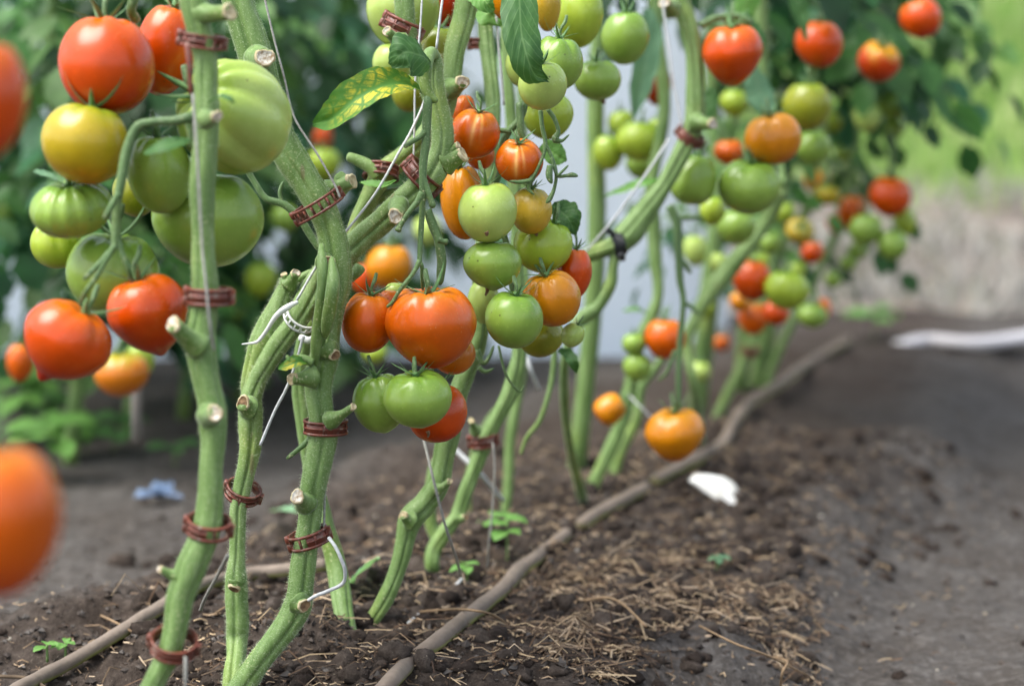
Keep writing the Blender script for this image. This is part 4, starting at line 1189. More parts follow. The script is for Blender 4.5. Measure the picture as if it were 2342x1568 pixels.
leaf(pA, [(80, 392, 1.26), (105, 400, 1.25), (132, 412, 1.245)], [6, 10, 5], 1.25, 'leaf_blue', (0, -.6, .8), .2, 2, .06, .0006, seed=14)
leaf(pM, [(1262, 470, 1.49), (1285, 485, 1.49), (1302, 505, 1.485), (1316, 535, 1.49)], [8, 32, 30, 3], 1.49, 'leaf', (.2, -.9, .3), .12, 4, .14, .0014, seed=15)
leaf(pM, [(1240, 330, 1.50), (1262, 348, 1.50), (1280, 360, 1.5), (1296, 368, 1.5)], [16, 26, 22, 3], 1.50, 'leaf_light', (0, -.95, .3), .1, 3, .10, .001, seed=16)
leaf(pM, [(1150, 300, 1.54), (1165, 325, 1.53), (1180, 345, 1.53)], [10, 24, 4], 1.53, 'leaf_blue', (0, -.95, .3), .1, 3, .10, .001, seed=17)
leaf(pH, [(1505, 412, 1.77), (1470, 420, 1.76), (1430, 435, 1.76), (1385, 450, 1.765)], [4, 16, 12, 2], 1.76, 'leaf_light', (0, -.5, .85), .3, 3, .10, .001, seed=18)
leaf(pI, [(1480, 720, 1.96), (1455, 708, 1.95), (1425, 712, 1.95)], [5, 10, 2], 1.95, 'leaf_light', (0, -.5, .85), .2, 3, .10, .001, seed=19)
leaf(pM, [(1278, 800, 1.57), (1300, 812, 1.57), (1312, 830, 1.565), (1318, 852, 1.57)], [6, 13, 12, 2], 1.57, 'leaf', (.3, -.9, .3), .2, 4, .2, .001, seed=20)
# hanging leaves of the right row
for (a, wd_, d, mt, sd_) in (
    ([(1800, -60), (1822, 0), (1832, 45), (1842, 92)], [22, 24, 16, 3], 1.9, 'leaf', 21),
    ([(1720, -60), (1712, -10), (1700, 30), (1690, 66)], [26, 30, 24, 3], 1.8, 'leaf_light', 22),
    ([(1480, 20), (1485, 70), (1478, 130), (1462, 200), (1448, 270)], [10, 26, 30, 26, 3], 1.9, 'leaf_blue', 23),
    ([(1720, 150), (1735, 200), (1752, 240), (1770, 262)], [12, 34, 28, 3], 1.92, 'leaf_blue', 24),
    ([(1700, 30), (1715, 60), (1735, 90), (1742, 130)], [10, 22, 20, 3], 1.78, 'leaf', 25),
    ([(2040, -20), (2110, 10), (2160, 60), (2150, 130), (2115, 205)], [16, 34, 36, 26, 3], 2.5, 'leaf', 26),
    ([(2100, -60), (2160, -40), (2210, -10), (2240, 30)], [24, 40, 34, 4], 2.55, 'leaf', 27),
    ([(2190, -50), (2180, 0), (2165, 50), (2140, 95)], [20, 32, 28, 4], 2.6, 'leaf', 28),
    ([(2040, 330), (2052, 360), (2060, 385)], [8, 20, 3], 2.44, 'leaf', 29),
    ([(2000, 190), (2040, 210), (2085, 240)], [8, 22, 3], 2.5, 'leaf', 30),
    ([(1630, 200), (1620, 240), (1600, 300)], [8, 22, 3], 1.9, 'leaf', 31),
    ([(1980, 320), (2000, 345), (2030, 360)], [8, 18, 3], 2.5, 'leaf', 32),
):
    leaf({26: pK2, 27: pK2, 28: pK2, 29: pK2, 30: pK2, 32: pK2, 21: pJ, 24: pJ, 22: pH, 23: pI, 25: pH, 31: pH}[sd_], a, wd_, d, mt, (random.uniform(-.3, .3), -.85, .4), random.choice((-.2, .2)), 4, .14, .0016, seed=sd_, nu=20, nv=9)

# ------------------------------------------------------------------ leafy background plants
def compound_leaves(n, base_fn, L0, cols, leaflets=7):
    """n drooping feather-shaped tomato leaves as leaflet faces"""
    allv, allt, allc = [], [], []
    off = 0
    for _ in range(n):
        b_, out = base_fn()
        L = L0 * rng.uniform(.7, 1.25)
        col = np.array(cols[rng.integers(0, len(cols))]) * rng.uniform(.5, 1.15)
        sdv = np.cross(out, (0, 0, 1)); sdv /= np.linalg.norm(sdv) + 1e-9
        for k in range(leaflets):
            q = (k // 2 + 1) / (leaflets // 2 + 1)
            q = min(q, 1)
            p = b_ + out * L * q + np.array([0, 0, -1]) * L * .75 * q ** 2
            tang = out + np.array([0, 0, -1.5 * q]); tang /= np.linalg.norm(tang)
            sg = 1 if k % 2 else -1
            dr = tang if k == leaflets - 1 else (tang * .5 + sdv * sg * .8 + np.array([0, 0, -.45]))
            dr = dr + rng.normal(0, .16, 3); dr /= np.linalg.norm(dr)
            s_ = np.cross(dr, (0, -.3, 1) + rng.normal(0, .35, 3)); s_ /= np.linalg.norm(s_)
            nn = np.cross(s_, dr)
            l = L * rng.uniform(.30, .46); w_ = l * rng.uniform(.24, .34)
            V = [p, p + dr * l * .25 + s_ * w_ * .9 + nn * l * .05, p + dr * l * .25 - s_ * w_ * .9 + nn * l * .05, p + dr * l * .3 - nn * l * .02,
                 p + dr * l * .6 + s_ * w_ + nn * l * .02, p + dr * l * .6 - s_ * w_ + nn * l * .02, p + dr * l * .65 - nn * l * .05, p + dr * l - nn * l * .12]
            T = [[0, 3, 1], [0, 2, 3], [1, 3, 6], [1, 6, 4], [2, 5, 6], [2, 6, 3], [4, 6, 7], [6, 5, 7]]
            allv += V; allt += [[i + off for i in t] for t in T]; allc += [col * rng.uniform(.85, 1.15)] * 8
            off += 8
    return np.array(allv), np.array(allt), np.array(allc)


def leafy(key, label, X, Y, z0, z1, n, L0, spread, cols, hstem=1.0, lean=0.0):
    zb = float(gz(X, Y))
    e = plant(key, label, (X, Y, zb))
    top = X + lean + rng.uniform(-.05, .05)
    sp = [(X, Y, zb - .02), (X + .02, Y, zb + .2), (X - .01 + lean * .7, Y + .01, zb + .45), (top, Y, zb + .75), (top, Y, zb + hstem)]
    V, Fc = tube(sp, [.009, .009, .008, .007, .005], 9, 4, None, True, .1, 3)
    mobj("stem", V, Fc, M['stem'], e)

    def bf():
        z = rng.uniform(z0, z1); a = rng.uniform(0, 2 * np.pi)
        o_ = np.array([math.cos(a), math.sin(a), rng.uniform(-.1, .5)]); o_ /= np.linalg.norm(o_)
        r0 = rng.uniform(0, spread)
        return np.array([X + lean + o_[0] * r0, Y + o_[1] * r0, zb + z]), o_
    V, T, C = compound_leaves(n, bf, L0, cols)
    V[:, 2] = np.maximum(V[:, 2], zb + .03)
    tag(mobj("foliage", V, T, M['foliage'], e, True, C), None, None, None, "stuff")
    return e


k = 0
names = ["first", "second", "third", "fourth", "fifth", "sixth", "seventh"]
for j, Y in enumerate((2.42, 2.58, 2.74, 2.90, 3.04, 3.18)):
    X = ROWX + ROWK * (Y - ROWY) - .74 + rng.uniform(-.03, .03)
    leafy('bg%d' % j, "dark leafy plant in the blurred left background row, %s from the left edge" % names[j], X, Y, (.21 if j < 2 else .09), .62, 74 if j < 2 else 92, .11, .16, GREENS, .75)
for j, (X, Y) in enumerate(((-.98, 2.75), (-.80, 2.98), (-.62, 3.16))):
    leafy('bh%d' % j, ["shadowy leafy tomato plant deep in the upper left background", "shadowy leafy tomato plant behind the yellow tomato's background row", "shadowy leafy tomato plant in the background behind the two thick stems"][j], X, Y, .22, .66, 50, .125, .18, DARKS + GREENS, .75)
for j, (X, Y, n, zz, ln) in enumerate(((.06, 2.06, 14, .47, .05), (.20, 2.36, 32, .38, .09), (.27, 2.55, 44, .36, .13), (.31, 2.72, 42, .38, .10), (.34, 2.88, 34, .38, .08))):
    leafy('rr%d' % j, ["leafy plant top behind the curved stem and the red heart tomato", "leafy plant top behind the blurred olive tomato", "leafy plant top behind the yellow-shouldered red tomato", "leafy plant top reaching out before the green slope", "leafy plant at the far end of the right row"][j], X, Y, zz, .70, n, .115, .08, GREENS + DARKS, .8, ln)

leafy('rs0', "low leafy shoots behind the slanting stem in the right row", .21, 2.44, .14, .40, 16, .085, .07, GREENS, .45, .03)
leafy('rs1', "low leafy shoots behind the light green tomato at lower right", .30, 2.66, .16, .44, 16, .085, .07, GREENS, .45, .03)

# ------------------------------------------------------------------ clips
def arcband(Rx, Ry, z0, z1, t, a0, a1, n):
    V, Fc = [], []
    for i in range(n + 1):
        a = a0 + (a1 - a0) * i / n
        c, s = math.cos(a), math.sin(a)
        for rr, z in ((0, z0), (t, z0), (t, z1), (0, z1)):
            V.append(((Rx + rr) * c, (Ry + rr) * s, z))
    for i in range(n):
        for e in range(4):
            Fc.append([i * 4 + e, i * 4 + (e + 1) % 4, i * 4 + 4 + (e + 1) % 4, i * 4 + 4 + e])
    Fc += [[0, 1, 2, 3], [n * 4 + 3, n * 4 + 2, n * 4 + 1, n * 4]]
    return np.array(V), Fc


def clip(x, y, d, w, hgt, roll, pitch, label, bars=5, web=(0.0, 0.55), hinge=-1, mat='clip', knob=True, name="plant_clip", spin=0.0, squash=.92):
    """ring clip: two rails, cross bars, a thin panel in part of it, a hinge barrel"""
    s = d / F
    Rx = w * s / 2 - .0012; Ry = Rx * squash; hz = hgt * s
    t = .0014
    Rm = np.array(Matrix.Rotation(R(roll), 3, 'Y') @ Matrix.Rotation(R(pitch), 3, 'X') @ Matrix.Rotation(R(spin), 3, 'Z'))
    ctr = np.array(P(x, y, d))
    e = empty(name, ctr)
    tag(e, label, "plant clip", "clips holding stems and strings")
    rl = hz * .18
    put = lambda V: np.asarray(V) @ Rm.T + ctr
    for z0, z1 in ((-hz / 2, -hz / 2 + rl), (hz / 2 - rl, hz / 2)):
        V, Fc = arcband(Rx, Ry, z0, z1, t, -math.pi, math.pi - .02, 40)
        mobj("rail", put(V), Fc, M[mat], e)
    a0, a1 = -math.pi, 0        # the side that faces the viewer
    for i in range(bars):
        a = a0 + .35 + (math.pi - .7) * i / max(bars - 1, 1)
        V, Fc = arcband(Rx + .0001, Ry + .0001, -hz / 2 + rl * .6, hz / 2 - rl * .6, t * .86, a - .055, a + .055, 2)
        mobj("cross_bar", put(V), Fc, M[mat], e)
    if web:
        V, Fc = arcband(Rx + .0001, Ry + .0001, -hz / 2 + rl * .5, hz / 2 - rl * .5, t * .32, a0 + math.pi * web[0] + .1, a0 + math.pi * web[1] + .2, 14)
        mobj("panel", put(V), Fc, M[mat], e)
        V, Fc = arcband(Rx + .0002, Ry + .0002, -rl * .3, rl * .3, t * .8, a0 + math.pi * web[0] + .1, a0 + math.pi * web[1] + .2, 14)
        mobj("ridge", put(V), Fc, M[mat], e)
    V, Fc = arcband(Rx, Ry, -hz / 2 + rl * .5, hz / 2 - rl * .5, t * .5, .1, math.pi - .1, 20)
    mobj("back_band", put(V), Fc, M[mat], e)
    if knob:
        hx = hinge * (Rx + .0014)
        V, Fc = tube([(hx, -.0006, -hz / 2 - .0006), (hx, -.0006, -hz * .12), (hx, -.0006, 0), (hx, -.0006, hz * .12), (hx, -.0006, hz / 2 + .0006)], [.0019, .0021, .0014, .0021, .0019], 10, 2)
        mobj("hinge", put(V), Fc, M[mat], e)
        V, Fc = box(-hx - .0008, -hx + .0018, -.003, .001, -hz * .42, hz * .42)
        mobj("latch", put(V), Fc, M[mat], e, False)
    return e


c1 = clip(463, 93, 1.22, 102, 32, 9, 4, "brown clip high on the thick left stem with a strip hanging from it", 6, (.15, .5))
q = [P(428, 98, 1.192), P(433, 150, 1.19), P(437, 218, 1.192)]
V, Fc = tube(q, [.0018, .0016, .0014], 6, 4); mobj("hanging_strip", V, Fc, M['clip'], c1)
clip(479, 677, 1.22, 103, 40, 2, 0, "brown clip round the thick left stem at mid height, string passing under it", 3, (.05, .85))
clip(478, 1203, 1.22, 102, 36, 9, 14, "brown clip on the thick left stem where it bends", 4, (.1, .45))
clip(398, 1472, 1.22, 108, 34, 10, 26, "lowest brown clip, loose ring at the foot of the thick left stem", 2, (.1, .9))
clip(556, 1124, 1.428, 82, 28, 20, 24, "loose brown ring clip round the slim middle stem", 3, (.1, .9))
clip(707, 1229, 1.40, 94, 34, -17, 4, "brown clip low on the ribbed centre stem with white string end beside it", 4, (.45, .9))
clip(745, 975, 1.40, 102, 32, 1, 0, "brown clip level round the ribbed centre stem below the scars", 3, (.02, .92), knob=False)
clip(727, 470, 1.402, 120, 32, -31, 4, "brown ladder clip slanting steeply across the ribbed centre stem", 8, None)
clip(921, 62, 1.475, 92, 36, 25, 2, "brown clip tilted on the stem before the large pale tomato at the top", 4, (.1, .55))
clip(872, 394, 1.492, 84, 30, 6, -22, "arched brown clip where the long side shoot leaves the pale stem", 3, (.02, .9), knob=False)
clip(966, 404, 1.425, 96, 36, 46, 6, "brown clip behind the truss on the arched stem, string ending at it", 4, (.1, .4))
clip(1578, 312, 1.76, 62, 26, 35, 20, "dark red ring clip on the curved stem before the white wall", 2, (.05, .9))
clip(1105, 1006, 1.68, 62, 28, -6, 6, "small blurred brown clip on the thin stem behind the middle cluster", 3, (.1, .8))
clip(1100, 100, 1.605, 50, 26, 0, 0, "blurred brown clip on the stem behind the arched stem, at the top", 2, (.1, .9))
clip(1716, 802, 2.41, 40, 18, 10, 10, "pale brown blurred clip on the slanting far stem", 2, (.1, .9), knob=False)
# white clip with its tail
cw = clip(688, 726, 1.424, 80, 22, 36, 34, "white plastic ladder clip with a long tail on the forked middle stem", 7, None, mat='clip_white', knob=False, name="white_clip")
V, Fc = tube([P(681, 690, 1.394), P(655, 704, 1.392), (P(632, 722, 1.392)), P(612, 752, 1.394), P(596, 774, 1.396), P(584, 783, 1.396), P(553, 787, 1.396)], [.0012, .0021, .0017, .0013, .0012, .0010, .0004], 8, 5)
mobj("tail", V, Fc, M['clip_white'], cw)
V, Fc = tube([P(688, 772, 1.405), P(706, 778, 1.40), P(722, 768, 1.395)], [.0024, .0024, .0016], 8, 3); mobj("latch", V, Fc, M['clip_white'], cw)
# black tie
e = empty("black_tie", P(1408, 556, 1.75)); tag(e, "black tie wrapped round the curved stem before the white wall", "tie")
for j in range(5):
    a = P(1396 + j * 6, 530 + j * 2, 1.728); b2 = P(1408 + j * 5, 560, 1.722); c2 = P(1414 + j * 4, 590 - j * 3, 1.735); b3 = P(1425 + j * 2, 560, 1.79)
    V, Fc = tube([a, b2, c2, b3, a], .0016, 7, 5, None, True, .3, j); mobj("loop", V, Fc, M['clip_black'], e)
V, Fc = tube([P(1400, 535, 1.725), P(1390, 525, 1.72), P(1385, 532, 1.72)], .0022, 7, 4); mobj("loose_end", V, Fc, M['clip_black'], e)
V, Fc = tube([P(1415, 585, 1.725), P(1425, 592, 1.72), P(1420, 580, 1.715)], .0022, 7, 4); mobj("loose_end", V, Fc, M['clip_black'], e)

# ------------------------------------------------------------------ strings
def string(pts, d, r, label, mat='string', ground=False):
    q = [(G(t[0], t[1], .002) if ground else P(t[0], t[1], t[2] if len(t) > 2 else d)) for t in pts]
    V, Fc = tube(q, r, 7, 8, None, True, .15, len(label))
    tag(mobj("string", V, Fc, M[mat]), label, "string", "strings tying up the plants")


string([(441, 215, 1.188), (452, 380, 1.181), (462, 560, 1.181), (472, 660, 1.178), (480, 740, 1.18), (489, 800, 1.19)], None, .0008, "grey string running down the face of the thick left stem")
string([(590, -80), (606, 0), (628, 94), (650, 177), (673, 268), (723, 348), (763, 418), (778, 452)], 1.385, .00075, "thin grey string slanting down to the steep ladder clip")
string([(1030, -90, 1.42), (1012, 0, 1.415), (998, 112, 1.415)], None, .00085, "white string ending at the tip of the arched stem", 'string_white')
string([(968, -90), (965, 0), (961, 66), (950, 180), (948, 280), (946, 360), (945, 378)], 1.448, .0007, "thin white string hanging behind the mottled leaf's stalk", 'string_white')
string([(985, 180, 1.45), (971, 231, 1.45), (940, 300, 1.44), (911, 351, 1.43), (860, 440, 1.425), (797, 522, 1.42), (732, 597, 1.417), (679, 686, 1.405)], None, .0009, "white string slanting from the arched stem down to the white clip", 'string_white')
string([(694, 768), (676, 832), (656, 886), (628, 940), (595, 1018)], 1.40, .0010, "white string hanging from the white clip to the slim stem", 'string_white')
string([(752, 1229, 1.385), (766, 1248, 1.38), (779, 1275, 1.378), (789, 1305, 1.38), (784, 1333, 1.385), (752, 1350, 1.385), (722, 1362, 1.385), (705, 1372, 1.388)], None, .0012, "white string loop bulging out below the low clip on the centre stem", 'string_white')
string([(748, 1045, 1.40), (744, 1110, 1.402), (742, 1160, 1.402), (741, 1215, 1.40)], None, .0008, "grey string along the right side of the ribbed centre stem")
string([(968, 1000, 1.53), (980, 1050, 1.515), (992, 1100, 1.51), (1018, 1200, 1.52), (1040, 1265, 1.55), (1055, 1318, 1.62)], None, .0010, "grey string crossing the leaning stem down to the soil")
string([(1057, 1322), (1030, 1350), (990, 1380), (960, 1402), (934, 1424)], None, .0012, "grey string end lying on the soil by the leaning stem", 'string_white', True)
string([(1127, 1012, 1.66), (1131, 1069, 1.66), (1126, 1170, 1.665), (1118, 1240, 1.67), (1114, 1304, 1.69)], None, .0008, "faint grey string hanging below the small blurred clip")
string([(1040, 1027, 1.75), (1095, 1080, 1.75), (1150, 1143, 1.80)], None, .0020, "thick pale string end slanting behind the thin stem", 'string_white')
string([(1512, -60), (1518, 23), (1530, 110), (1541, 190), (1552, 250), (1560, 292)], 1.725, .0009, "white string beside the curved stem at the top right", 'string_white')
string([(1530, 318, 1.73), (1490, 380, 1.72), (1446, 442, 1.715), (1395, 512, 1.715), (1335, 580, 1.73)], None, .0010, "white string slanting along the curved stem before the white wall", 'string_white')
string([(1130, -60), (1138, 80), (1146, 160), (1153, 240)], 1.53, .0009, "bluish white string beside the hanging leaf", 'string_white')
string([(520, 1270, 1.26), (495, 1320, 1.30), (470, 1365, 1.34), (458, 1395, 1.37)], None, .0011, "grey string slanting behind the thick left stem near the soil")
string([(424, 1500, 1.20), (424, 1560, 1.20), (420, 1640, 1.22)], None, .0010, "grey string end hanging below the lowest ring clip")
string([(1205, 815, 1.72), (1215, 850, 1.72), (1232, 890, 1.74)], None, .0018, "pale blurred string end under the green middle-right tomatoes", 'string_white')
string([(1440, 905, 1.93), (1465, 930, 1.92), (1490, 955, 1.92)], None, .0007, "pale blurred string end beside the cone-shaped amber tomato", 'string_white')

# ------------------------------------------------------------------ things on the soil
def vine(pts, label, d_up=1.0):
    q, r = [], []
    for x, y, rr in pts:
        g = G(x, y); s = depth(g) / F
        o9 = np.array([(a, b) for a in (-.02, 0, .02) for b in (-.02, 0, .02)])
        dv = P(x, y, 1.0) - C0
        for _ in range(10):
            zz = gz(g.x + o9[:, 0], g.y + o9[:, 1])
            zt = .6 * float(np.mean(zz)) + .4 * float(np.max(zz)) + rr * s * .75 + .002
            g = C0 + dv * ((zt - C0.z) / dv.z)
        q.append(g); r.append(rr * s)
    nseg = 16
    V, Fc = tube(q, r, nseg, 8, (5, .05, .4), True, .14, int(pts[0][0]))
    k = np.arange(len(V)) % nseg
    m = len(V) // nseg
    Cn = V.reshape(m, nseg, 3).mean(1).repeat(nseg, 0)
    rel = (V - Cn); rel /= np.linalg.norm(rel, axis=1)[:, None] + 1e-9
    g = sstep(.05, -.55, rel[:, 2] - .5 * rel[:, 0] * 0 + .4 * vnoise(V[:, 0] * 40, V[:, 1] * 40, 51))
    br, gr = np.array(lin(122, 110, 98)), np.array(lin(146, 150, 78))
    c = br + (gr - br) * g[:, None]
    c *= (1 + .3 * vnoise(V[:, 0] * 30, V[:, 1] * 30, 52))[:, None]
    tag(mobj("old_vine", V, Fc, M['vine'], None, True, c), label, "vine", "bare old vines lying on the soil")


vine([(-30, 1620, 20), (50, 1570, 18), (140, 1524, 17), (250, 1460, 16), (350, 1398, 17), (440, 1345, 16), (500, 1325, 15), (580, 1310, 14), (660, 1302, 14), (745, 1290, 13)], "bare grey-brown vine on the soil behind the front stems, lower left")
vine([(850, 1610, 22), (895, 1556, 21), (940, 1512, 20), (1000, 1466, 19), (1080, 1402, 19), (1130, 1362, 18), (1165, 1330, 17), (1186, 1303, 19), (1215, 1283, 16), (1252, 1254, 15), (1296, 1218, 12)], "bare grey-brown vine crossing the bed at the bottom centre")
vine([(1330, 1196, 14), (1375, 1168, 15), (1430, 1140, 14), (1480, 1112, 13)], "short bare vine piece on the bed below the hanging amber heart")
vine([(1498, 1098, 13), (1550, 1070, 14), (1610, 1040, 14), (1655, 1012, 14), (1680, 965, 13), (1715, 920, 12), (1780, 880, 11), (1850, 830, 10), (1940, 778, 9)], "long pale bare vine running away along the bed to the right")

# pale stake in the row behind
q = [P(314, 1010, 2.10), P(313, 950, 2.08), P(312, 880, 2.08), P(306, 800, 2.08)]
V, Fc = tube(q, [.0055, .0055, .0055, .0050], 10, 5, None, True, .06, 4)
tag(mobj("stake", V, Fc, M['wood']), "pale blurred stake under the blurred orange tomato at left", "stake")

# white stone
g = G(1640, 1160); dg = depth(g) - .012
out = [(1575, 1098), (1590, 1083), (1622, 1084), (1656, 1090), (1680, 1105), (1690, 1124), (1696, 1142), (1688, 1163), (1662, 1158), (1634, 1142), (1606, 1124)]
cx_, cy_ = 1640, 1122
rings = []
for k1, dd in ((.80, -.007), (.97, -.003), (1.0, .003), (.9, .014), (.6, .020)):
    rings.append([P(cx_ + (x - cx_) * k1, cy_ + (y - cy_) * k1, dg + dd + .00010 * (1160 - y)) for x, y in out])
n2 = len(out)
V = [p for r_ in rings for p in r_] + [P(cx_ + 10, cy_ - 6, dg - .0085 + .004)]
Q = [[a * n2 + k, a * n2 + (k + 1) % n2, (a + 1) * n2 + (k + 1) % n2, (a + 1) * n2 + k] for a in range(4) for k in range(n2)]
Q += [[(k + 1) % n2, k, 5 * n2] for k in range(n2)] + [[4 * n2 + k for k in range(n2)]]
tag(mobj("stone", V, Q, M['stone'], None, False), "white angular stone lying on the bed's slope right of the amber heart", "stone")

# blue scrap of plastic
g = G(368, 1150); nn = 12
U_, V_ = np.meshgrid(np.linspace(-1, 1, nn), np.linspace(-1, 1, nn))
Xs = U_ * .021 * (.75 - .35 * V_ + .5 * vnoise(U_ * .1, V_ * 2.3, 63)); Ys = V_ * .014 + .005 * np.sin(U_ * 3); Zs = .010 + .014 * vnoise(U_ * 2.2 + 5, V_ * 2.2, 61) + .010 * (V_ + 1) / 2
V = np.stack([Xs, Ys, Zs], -1).reshape(-1, 3)
i = np.arange(nn - 1)[None, :] + np.arange(nn - 1)[:, None] * nn
Q = np.stack([i, i + 1, i + nn + 1, i + nn], -1).reshape(-1, 4)
Vb = V + np.array([0, .0006, -.0012])
tag(mobj("plastic_scrap", np.vstack([V, Vb]) + np.array(g), np.vstack([Q, Q[:, ::-1] + len(V)]), M['blue']), "blurred blue plastic scrap on the soil left of the thick stem", "litter")

# fallen leaf and seedlings
o = leaf(None, None, [.001, .0085, .010, .0085, .001], None, 'leaf_pale', (-.2, -.75, .6), .15, 3, .06, .0008, name="fallen_leaf", seed=41, world=[G(806, 1335, .004), G(815, 1318, .012), G(830, 1305, .016), G(850, 1290, .018), G(868, 1276, .02)])
tag(o, "pale green fallen leaf on the soil left of the leaning stem's foot", "leaf")
o = leaf(None, None, [.001, .007, .009, .001], None, 'leaf_pale', (.1, -.75, .6), .15, 3, .06, .0008, name="fallen_leaf", seed=42, world=[G(622, 1168, .012), G(640, 1165, .02), G(660, 1166, .024), G(684, 1172, .022)])
tag(o, "pale green leaf behind the forked stem and the ribbed centre stem", "leaf")


def seedling(x, y, label, n=4, L=.014, hgt=.02, mat='leaf_light', lean=0.0):
    g = np.array(G(x, y)); e = empty("seedling", g)
    top = g + np.array([lean, 0, hgt])
    V, Fc = tube([g - np.array([0, 0, .004]), (g + top) / 2 + np.array([lean * .2, 0, 0]), top], [.0010, .0009, .0008], 6, 3)
    mobj("stem", V, Fc, M['stem'], e)
    for j in range(n):
        a = 2 * math.pi * j / n + random.uniform(-.5, .5); dr = np.array([math.cos(a), math.sin(a), random.uniform(0, .4)])
        b0 = g + (top - g) * (1 - .35 * (j // 2) / max(n / 2, 1))
        l = L * random.uniform(.75, 1.25)
        leaf(e, None, [.0006, l * .3, l * .32, .0006], None, mat, (0, -.2, 1), .15, 3, .08, .0004, seed=j, nu=12, nv=7, world=[b0, b0 + dr * l * .35, b0 + dr * l * .7 + np.array([0, 0, -.1 * l]), b0 + dr * l + np.array([0, 0, -.3 * l])])
    tag(e, label, "seedling", "weed seedlings on the soil")
    return e


seedling(1160, 1300, "fresh green seedling with several leaves between the hanging string and the vine", 6, .016, .040)
seedling(1125, 1262, "taller seedling with a yellowish top behind the other one by the vine", 4, .015, .030, 'leaf_light')
seedling(1068, 1325, "small seedling at the foot of the grey string", 4, .012, .012, 'leaf_light')
seedling(1640, 1290, "tiny grey-green seedling on the bed below the white stone", 4, .009, .006, 'leaf_blue')
seedling(108, 1500, "tiny bright seedling by the bare vine at lower left", 3, .010, .008)
seedling(150, 1496, "second tiny seedling by the bare vine at lower left, farther right", 4, .009, .008)
seedling(228, 1420, "pale small-leaved seedling above the bare vine at lower left", 5, .007, .010, 'leaf_pale')
seedling(278, 1412, "pale small-leaved seedling next to the vine, closer to the thick stem", 5, .007, .010, 'leaf_pale')
for j, (x, y, n, L, hg) in enumerate(((18, 1010, 8, .06, .07), (75, 1000, 8, .05, .05), (140, 1035, 8, .045, .04), (196, 1035, 7, .045, .035), (120, 1100, 7, .045, .06), (260, 1030, 6, .04, .03), (60, 950, 7, .05, .06), (400, 1060, 4, .03, .02))):
    seedling(x, y, ["leafy weed at the left edge above the huge orange tomato", "leafy weed second from the left edge on the path", "leafy weed in the middle of the weed patch on the left", "leafy weed on the right side of the weed patch, left path", "leafy weed nearest the camera in the left weed patch", "low weed at the right end of the left weed patch", "leafy weed at the back of the left weed patch", "little weed on the path just left of the thick stem"][j], n, L, hg, 'leaf_light' if j % 2 == 0 else 'leaf')
seedling(2000, 775, "blurred bright green weed by the pale strip at far right", 9, .04, .04)

# single stalks of straw
def stalk(pts, r, label, col=lin(146, 122, 94)):
    q = [G(x, y, h) for x, y, h in pts]
    V, Fc = tube(q, r, 6, 6, None, True, .2, len(label))
    tag(mobj("straw_stalk", V, Fc, M['litter'], None, True, np.zeros((len(V), 3)) + col), label, "straw", "single straw stalks on the bed")


stalk([(960, 1398, .004), (1040, 1392, .010), (1090, 1396, .022), (1130, 1406, .014), (1166, 1432, .003)], .0009, "curved dry stalk bridging the bare vine at bottom centre")
stalk([(1335, 1372, .006), (1390, 1366, .010), (1430, 1385, .012), (1478, 1432, .004)], .0010, "arched dry stalk on the bed right of the bare vine")
stalk([(1372, 1560, .004), (1374, 1550, .030)], .0008, "upright straw stub at the bottom centre right")
stalk([(1600, 1430, .006), (1680, 1470, .008), (1760, 1500, .006), (1850, 1545, .004)], .0008, "long dry stalk on the bed at lower right")
stalk([(1785, 1568, .004), (1790, 1535, .012), (1800, 1512, .016), (1770, 1500, .006)], .0010, "bent pale stalk at the edge of the bed, bottom right")
stalk([(215, 1400, .004), (260, 1420, .010), (310, 1448, .012), (360, 1470, .004)], .0009, "dry stalk crossing behind the thick left stem's foot")
stalk([(480, 1410, .004), (520, 1385, .010), (560, 1375, .004)], .0007, "thin dry root hair between the two middle stems")
stalk([(0, 1545, .004), (70, 1552, .006), (130, 1590, .004)], .0013, "dark twig in the bottom left corner", lin(92, 78, 62))

# litter and crumbs: far too many to count
def scatter_px(n, x0, x1, y0, y1):
    return rng.uniform(x0, x1, n), rng.uniform(y0, y1, n)


def ray_ground(xp, yp):
    """vectorised G"""
    dx = (xp - W / 2) / F; dy = (H / 2 - yp) / F
    D = np.array(FW)[None] + np.outer(dx, np.array(RT)) + np.outer(dy, np.array(UP))
    z = np.zeros(len(xp))
    for _ in range(10):
        t = (z - CAM_H) / D[:, 2]
        z = gz(D[:, 0] * t, D[:, 1] * t)
    return np.stack([D[:, 0] * t, D[:, 1] * t, z], -1)


def spread(n, sig, yr=(1.12, 2.3)):
    Y = rng.uniform(yr[0] ** .5, yr[1] ** .5, n) ** 2
    s_ = rng.normal(0.06, sig, n)
    X = ROWX + ROWK * (Y - ROWY) + s_ * 1.07
    return np.stack([X, Y, gz(X, Y)], -1)


